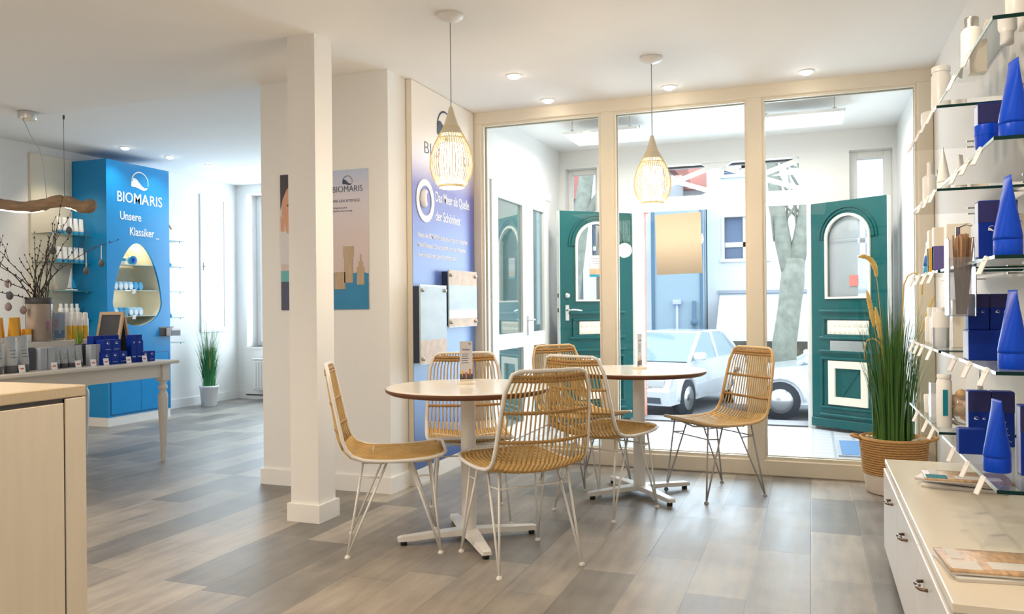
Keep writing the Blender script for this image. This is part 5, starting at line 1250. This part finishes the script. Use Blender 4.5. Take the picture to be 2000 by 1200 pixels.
t = thing('mini_planter', 'tiny grey pot with green sprigs behind the tall silver cartons', 'plant', (-4.80, 4.20, TZ + .0005)); b = MB(); b.lathe([(.026, 0), (.032, .10)], 16); part('pot', b, M_greybox, t)
b = MB(); blades(b, 34, .02, .14, .20, .03, .006, 51); part('sprigs', b, mat('light_sprig_green', (.22, .34, .04, 1), .5, var=.3), t, loc=(0, 0, .095))

# ------------------------------------------------------------------ counter at lower left
t = thing('shop_counter', 'pale wooden shop counter with a stone top at the lower left', 'counter', (-2.20, 1.95, 0)); cl = 2.6; cw = .72
b = MB(); b.bbox(-cw, 0, -cl, 0, .865, .90, .003); part('stone_top', b, M_stone, t)
b = MB(); b.box(-cw + .02, -.012, -cl + .01, -.012, .06, .858); part('carcass', b, M_counter, t)
b = MB(); b.bbox(-.014, -.002, -cl + .01, -.082, .02, .85, .002); part('front_panel', b, M_counter, t)
b = MB(); b.bbox(-.06, .0, -.077, -.002, .0, .862, .002); part('corner_post', b, M_counter, t)
b = MB(); b.box(-cw + .03, -.02, -cl + .02, -.03, .0, .06); b.box(-.0145, -.006, -.082, -.077, .02, .862); b.box(-cw + .02, -.006, -cl + .01, -.01, .852, .866); part('shadow_gap', b, M_slategrey, t, 'dark shadow gap')
b = MB(); b.box(-.50, -.16, -1.6, -.22, .9003, .9015); part('inlay', b, mat('tan_counter_inlay', rgb(190, 156, 112), .4, var=.08), t, 'tan inlay in the counter top')

# radiator
t = thing('radiator', 'white panel radiator below the far shop window', 'radiator', (-6.55, VY - .10, .12)); b = MB(); b.bbox(0, 1.4, -.04, .03, 0, .39, .008); part('panel', b, M_white, t)
b = MB()
for k in range(34): b.bbox(.03 + k * .04, .055 + k * .04, -.052, -.04, .03, .36, .004)
part('fin', b, M_white, t); b = MB(); b.box(-.01, 1.41, -.05, .035, .388, .40); part('top_grille', b, M_base, t)
b = MB(); b.box(.2, .24, .03, .09, .1, .3); b.box(1.1, 1.14, .03, .09, .1, .3); part('wall_bracket', b, M_white, t)

# ------------------------------------------------------------------ outside: street, cars, houses, tree
GZ = -.85
b = MB(); b.box(-40, 30, 8.6, 60, GZ - .1, GZ); struct('ground', b, M_asphalt, 'pale street outside the doorway')
b = MB(); b.holes('y', 8.18, 8.30, -1.95, -1.56, GZ, 3.2, [(-1.608, -1.5, -1, 2.09)]); solo('brick_pier', b, M_brick, 'red brick pier at the left edge of the street doorway', 'pier')
def house(name, label, x0, x1, y, d, h_, m, roof=None, wins=(), dz=GZ):
    t = thing(name, label, 'building', (x0, y, dz)); w_ = x1 - x0
    b = MB(); b.holes('y', 0, .3, 0, w_, 0, h_, [(a, a + ww, z0 - dz, z1 - dz) for a, ww, z0, z1 in wins]); b.box(0, w_, .6, d, 0, h_); part('wall', b, m, t)
    for a, ww, z0, z1 in wins:
        z0 -= dz; z1 -= dz; q = .07
        b = MB(); b.box(a - .09, a, -.03, .1, z0 - .09, z1 + .09); b.box(a + ww, a + ww + .09, -.03, .1, z0 - .09, z1 + .09); b.box(a, a + ww, -.03, .1, z1, z1 + .09); b.box(a - .12, a + ww + .12, -.08, .1, z0 - .09, z0)
        b.box(a + ww / 2 - q, a + ww / 2 + q, .05, .12, z0, z1); b.box(a, a + ww, .05, .12, z0 + (z1 - z0) * .34 - q, z0 + (z1 - z0) * .34 + q)
        f = part('window_frame', b, M_white, t)
        b = MB(); b.box(a, a + ww, .12, .16, z0, z1); part('pane', b, M_blind, f)
    if roof:
        b = MB(); b.prism([(-.4, h_), (d + .4, h_), (d / 2, h_ + roof)], -.2, w_ + .2, 'YZ'); part('roof', b, M_roof, t)
    return t
hs = house('corner_house', 'white house with a shuttered window across the street', -2.85, 5.0, 24, 8, 6.6, M_render, None, ((.50, 1.15, 2.46, 3.67), (3.6, 1.15, 2.46, 3.67), (.5, 1.1, 4.9, 5.6)))
b = MB(); b.box(.45, 4.2, -.02, .02, .30 + 0, 1.25); part('shop_window', b, mat('shop_display_glass', (.30, .25, .18, 1), .15, var=.7, scale=3), hs, 'dim shop display window')
b = MB(); b.prism([(-1.1, 1.15), (0, 2.28), (0, 2.31), (-1.1, 1.20)], .35, 4.4, 'YZ'); b.box(.35, 4.4, -1.11, -1.09, .98, 1.2); part('awning', b, M_render, hs, 'white shop awning')
b = MB(); b.box(.3, 4.5, -.10, 0, 2.31, 2.40); part('awning_box', b, M_greybox, hs)
hb = house('blue_house', 'pale blue rendered house front behind the hanging paper sheet', -4.34, -2.88, 23.2, 6, 5.0, M_bluerender)
b = MB(); b.box(0.0, .09, -.05, 0, 0, 5); b.box(1.38, 1.46, -.05, 0, 0, 5); part('corner_trim', b, M_bluedark, hb, 'dark blue corner strip')
b = MB(); b.cyl((.74, -.08, 0.2), (.74, -.08, 2.0), .04, n=8); b.bbox(.62, .86, -.16, 0, 2.0, 2.14, .02); part('down_pipe', b, M_lilac, hb); b = MB(); b.cyl((1.22, -.08, .3), (1.22, -.08, 2.1), .05, n=8); b.ball((1.22, -.1, 1.5), .1); b.bbox(1.12, 1.3, -.16, 0, .5, .95, .03); part('gas_pipe', b, M_bluedark, hb, 'dark pipe with a valve')
house('narrow_house', 'narrow white house left of the blue house', -6.6, -4.36, 24, 6, 6.4, M_render, 2.0, ((.3, .9, 2.5, 3.7),))
house('red_roof_house', 'distant house with a red tiled roof seen through the transom', -6.2, -3.3, 30, 7, 6.2, M_render, 2.2, ((.6, 1.0, 3.6, 4.7),))
house('far_right_house', 'distant pale house right of the tree', 1.2, 9.0, 34, 7, 7.8, mat('cream_render', (.72, .66, .52, 1), .9), 2.4, ((.8, 1.0, 4.6, 5.8), (2.6, 1.0, 4.6, 5.8), (4.4, 1.0, 4.6, 5.8)))
house('far_left_house', 'distant pale house seen through the left side window', -12.5, -7.2, 25, 7, 5.4, M_render, 2.4, ((.8, 1.0, 2.6, 3.8), (2.8, 1.0, 2.6, 3.8)))
t = thing('street_lamp', 'flat shaded street lamp on the narrow white house', 'lamp', (-4.72, 23.82, 2.3)); b = MB(); b.lathe([(.33, 0), (.05, .22), (.05, .3)], 16, (-.2, -.5, 0)); part('lamp_shade', b, M_greybox, t); b = MB(); b.tube([(-.2, -.5, .28), (-.15, -.3, .42), (0, .17, .35)], .03, 6); part('arm', b, M_slategrey, t)
t = thing('shop_rack', 'red and grey street stand beside the brick pier', 'stand', (-4.62, 21.5, GZ)); b = MB(); b.bbox(-.35, .25, 0, .4, 0, 1.55, .05); part('body', b, M_greybox, t); b = MB(); b.box(-.3, .1, -.02, 0, 1.15, 1.4); part('red_sign', b, M_lightred, t); b = MB(); b.box(-.2, .1, -.02, 0, .7, .9); part('white_sign', b, M_white, t)
# tree
t = thing('street_tree', 'leaning pale barked street tree in front of the shop', 'tree', (-.42, 17, GZ))
b = MB(); b.tube([(0, 0, 0), (-.10, 0, .5), (-.10, 0, 1.2), (.0, 0, 1.9), (.06, 0, 2.4), (.10, 0, 2.9)], [.30, .25, .235, .22, .23, .21], 14); b.tube([(.06, 0, 2.5), (-.10, 0, 3.2), (-.22, 0, 4.0), (-.35, .1, 5.2)], [.18, .16, .14, .1], 10); b.tube([(.08, 0, 2.6), (.24, 0, 3.3), (.36, 0, 4.1), (.7, .2, 5.4)], [.18, .16, .13, .1], 10)
part('trunk', b, M_tree, t)
b = MB(); random.seed(2)
for k in range(26):
    s0 = Vector((random.uniform(-.3, .5), 0, random.uniform(3.2, 5.2))); e = s0 + Vector((random.uniform(-1.4, 1.4), random.uniform(-.8, .8), random.uniform(.2, 1.6))); b.tube([s0, s0.lerp(e, .5) + Vector((0, 0, .12)), e], [.03, .02, .006], 5)
part('bare_branches', b, M_tree, t)
t = thing('street_tree', 'leaning bare tree seen through the left side window of the lobby', 'tree', (-5.3, 18, GZ)); b = MB(); b.tube([(-.2, 0, 0), (0, 0, 2), (.3, 0, 4), (.6, 0, 6)], [.28, .24, .2, .14], 12); b.tube([(.1, 0, 3), (-.4, 0, 4.3), (-.6, 0, 5.8)], [.16, .12, .08], 8); b.tube([(.25, 0, 3.8), (.8, 0, 4.6), (1.5, 0, 5.2)], [.14, .1, .06], 8); part('trunk', b, M_tree, t)
# cars
def car(label, loc, rz):
    """local +X is the front; 4.2 m long"""
    t = thing('car', label, 'car', loc, rz)
    body = [(-2.05, .30), (-2.1, .62), (-2.02, .92), (-1.6, .98), (.75, .96), (1.55, .86), (1.98, .70), (2.08, .50), (2.02, .26)]
    n = len(body); b = MB(); vs = []
    for y, ins, top in ((-.86, .06, .0), (-.80, 0, .0), (.80, 0, .0), (.86, .06, .0)):
        for x, z in body: vs.append((x * (1 - ins * .25), y * (1.0 if z < .8 or abs(y) < .82 else .96), z))
    fs = [tuple(range(n - 1, -1, -1)), tuple(3 * n + i for i in range(n))]
    for k in range(3):
        for i in range(n): j = (i + 1) % n; fs.append((k * n + i, k * n + j, k * n + n + j, k * n + n + i))
    b.add(vs, fs, False)
    for x in (1.25, -1.3):
        for s_ in (-1, 1): b.T = None; b.tube([(x + .40 * math.cos(a), s_ * .865, .33 + .40 * math.sin(a)) for a in [PI * q / 10 for q in range(11)]], .035, 6)
    part('body', b, M_carwhite, t)
    cab = [(-1.75, .95, .78), (-1.25, 1.42, .62), (.05, 1.47, .62), (.95, .95, .78)]
    b = MB(); b.add([(x, s_ * w_, z) for x, z, w_ in cab for s_ in (-1, 1)], [(0, 2, 3, 1), (2, 4, 5, 3), (4, 6, 7, 5), (0, 6, 4, 2), (1, 3, 5, 7)], False); part('greenhouse_glass', b, M_carglass, t)
    b = MB(); b.bbox(-1.27, .08, -.60, .60, 1.42, 1.485, .03)
    for s_ in (-1, 1):
        b.tube([(.97, s_ * .78, .95), (.06, s_ * .62, 1.45)], .04, 6); b.tube([(-1.77, s_ * .78, .95), (-1.26, s_ * .62, 1.43)], .05, 6); b.tube([(-.45, s_ * .79, .95), (-.5, s_ * .63, 1.44)], .035, 6)
    part('roof', b, M_carwhite, t)
    for x in (1.25, -1.3):
        for s_ in (-1, 1):
            b = MB(); b.cyl((x, s_ * .70, .33), (x, s_ * .885, .33), .33, n=24); wh = part('wheel', b, M_tyre, t); b = MB(); b.cyl((x, s_ * .88, .33), (x, s_ * .895, .33), .21, n=20); part('hub_cap', b, M_chrome, wh)
    for s_ in (-1, 1):
        b = MB(); b.add([(1.95, s_ * .42, .72), (1.80, s_ * .78, .76), (1.99, s_ * .74, .58), (2.085, s_ * .42, .56)], [(0, 1, 2, 3) if s_ < 0 else (3, 2, 1, 0)]); b.bbox(1.80, 2.06, s_ * .60 - .16, s_ * .60 + .16, .56, .72, .03); part('headlight', b, M_chrome, t)
        b = MB(); b.bbox(.70, .86, s_ * .92 - .10, s_ * .92 + .10, .98, 1.12, .03); part('wing_mirror', b, M_carwhite, t)
    b = MB(); b.box(2.03, 2.10, -.40, .40, .50, .62); b.box(1.98, 2.06, -.70, .70, .30, .40); part('grille', b, M_slate, t, 'dark grille')
    return t
car('pale estate car parked facing the doorway, behind the far table', (-2.62, 15.9, GZ), R(-104))
car('white car seen in part beside the right green door', (.72, 15.35, GZ), R(181))

bpy.context.view_layer.update()
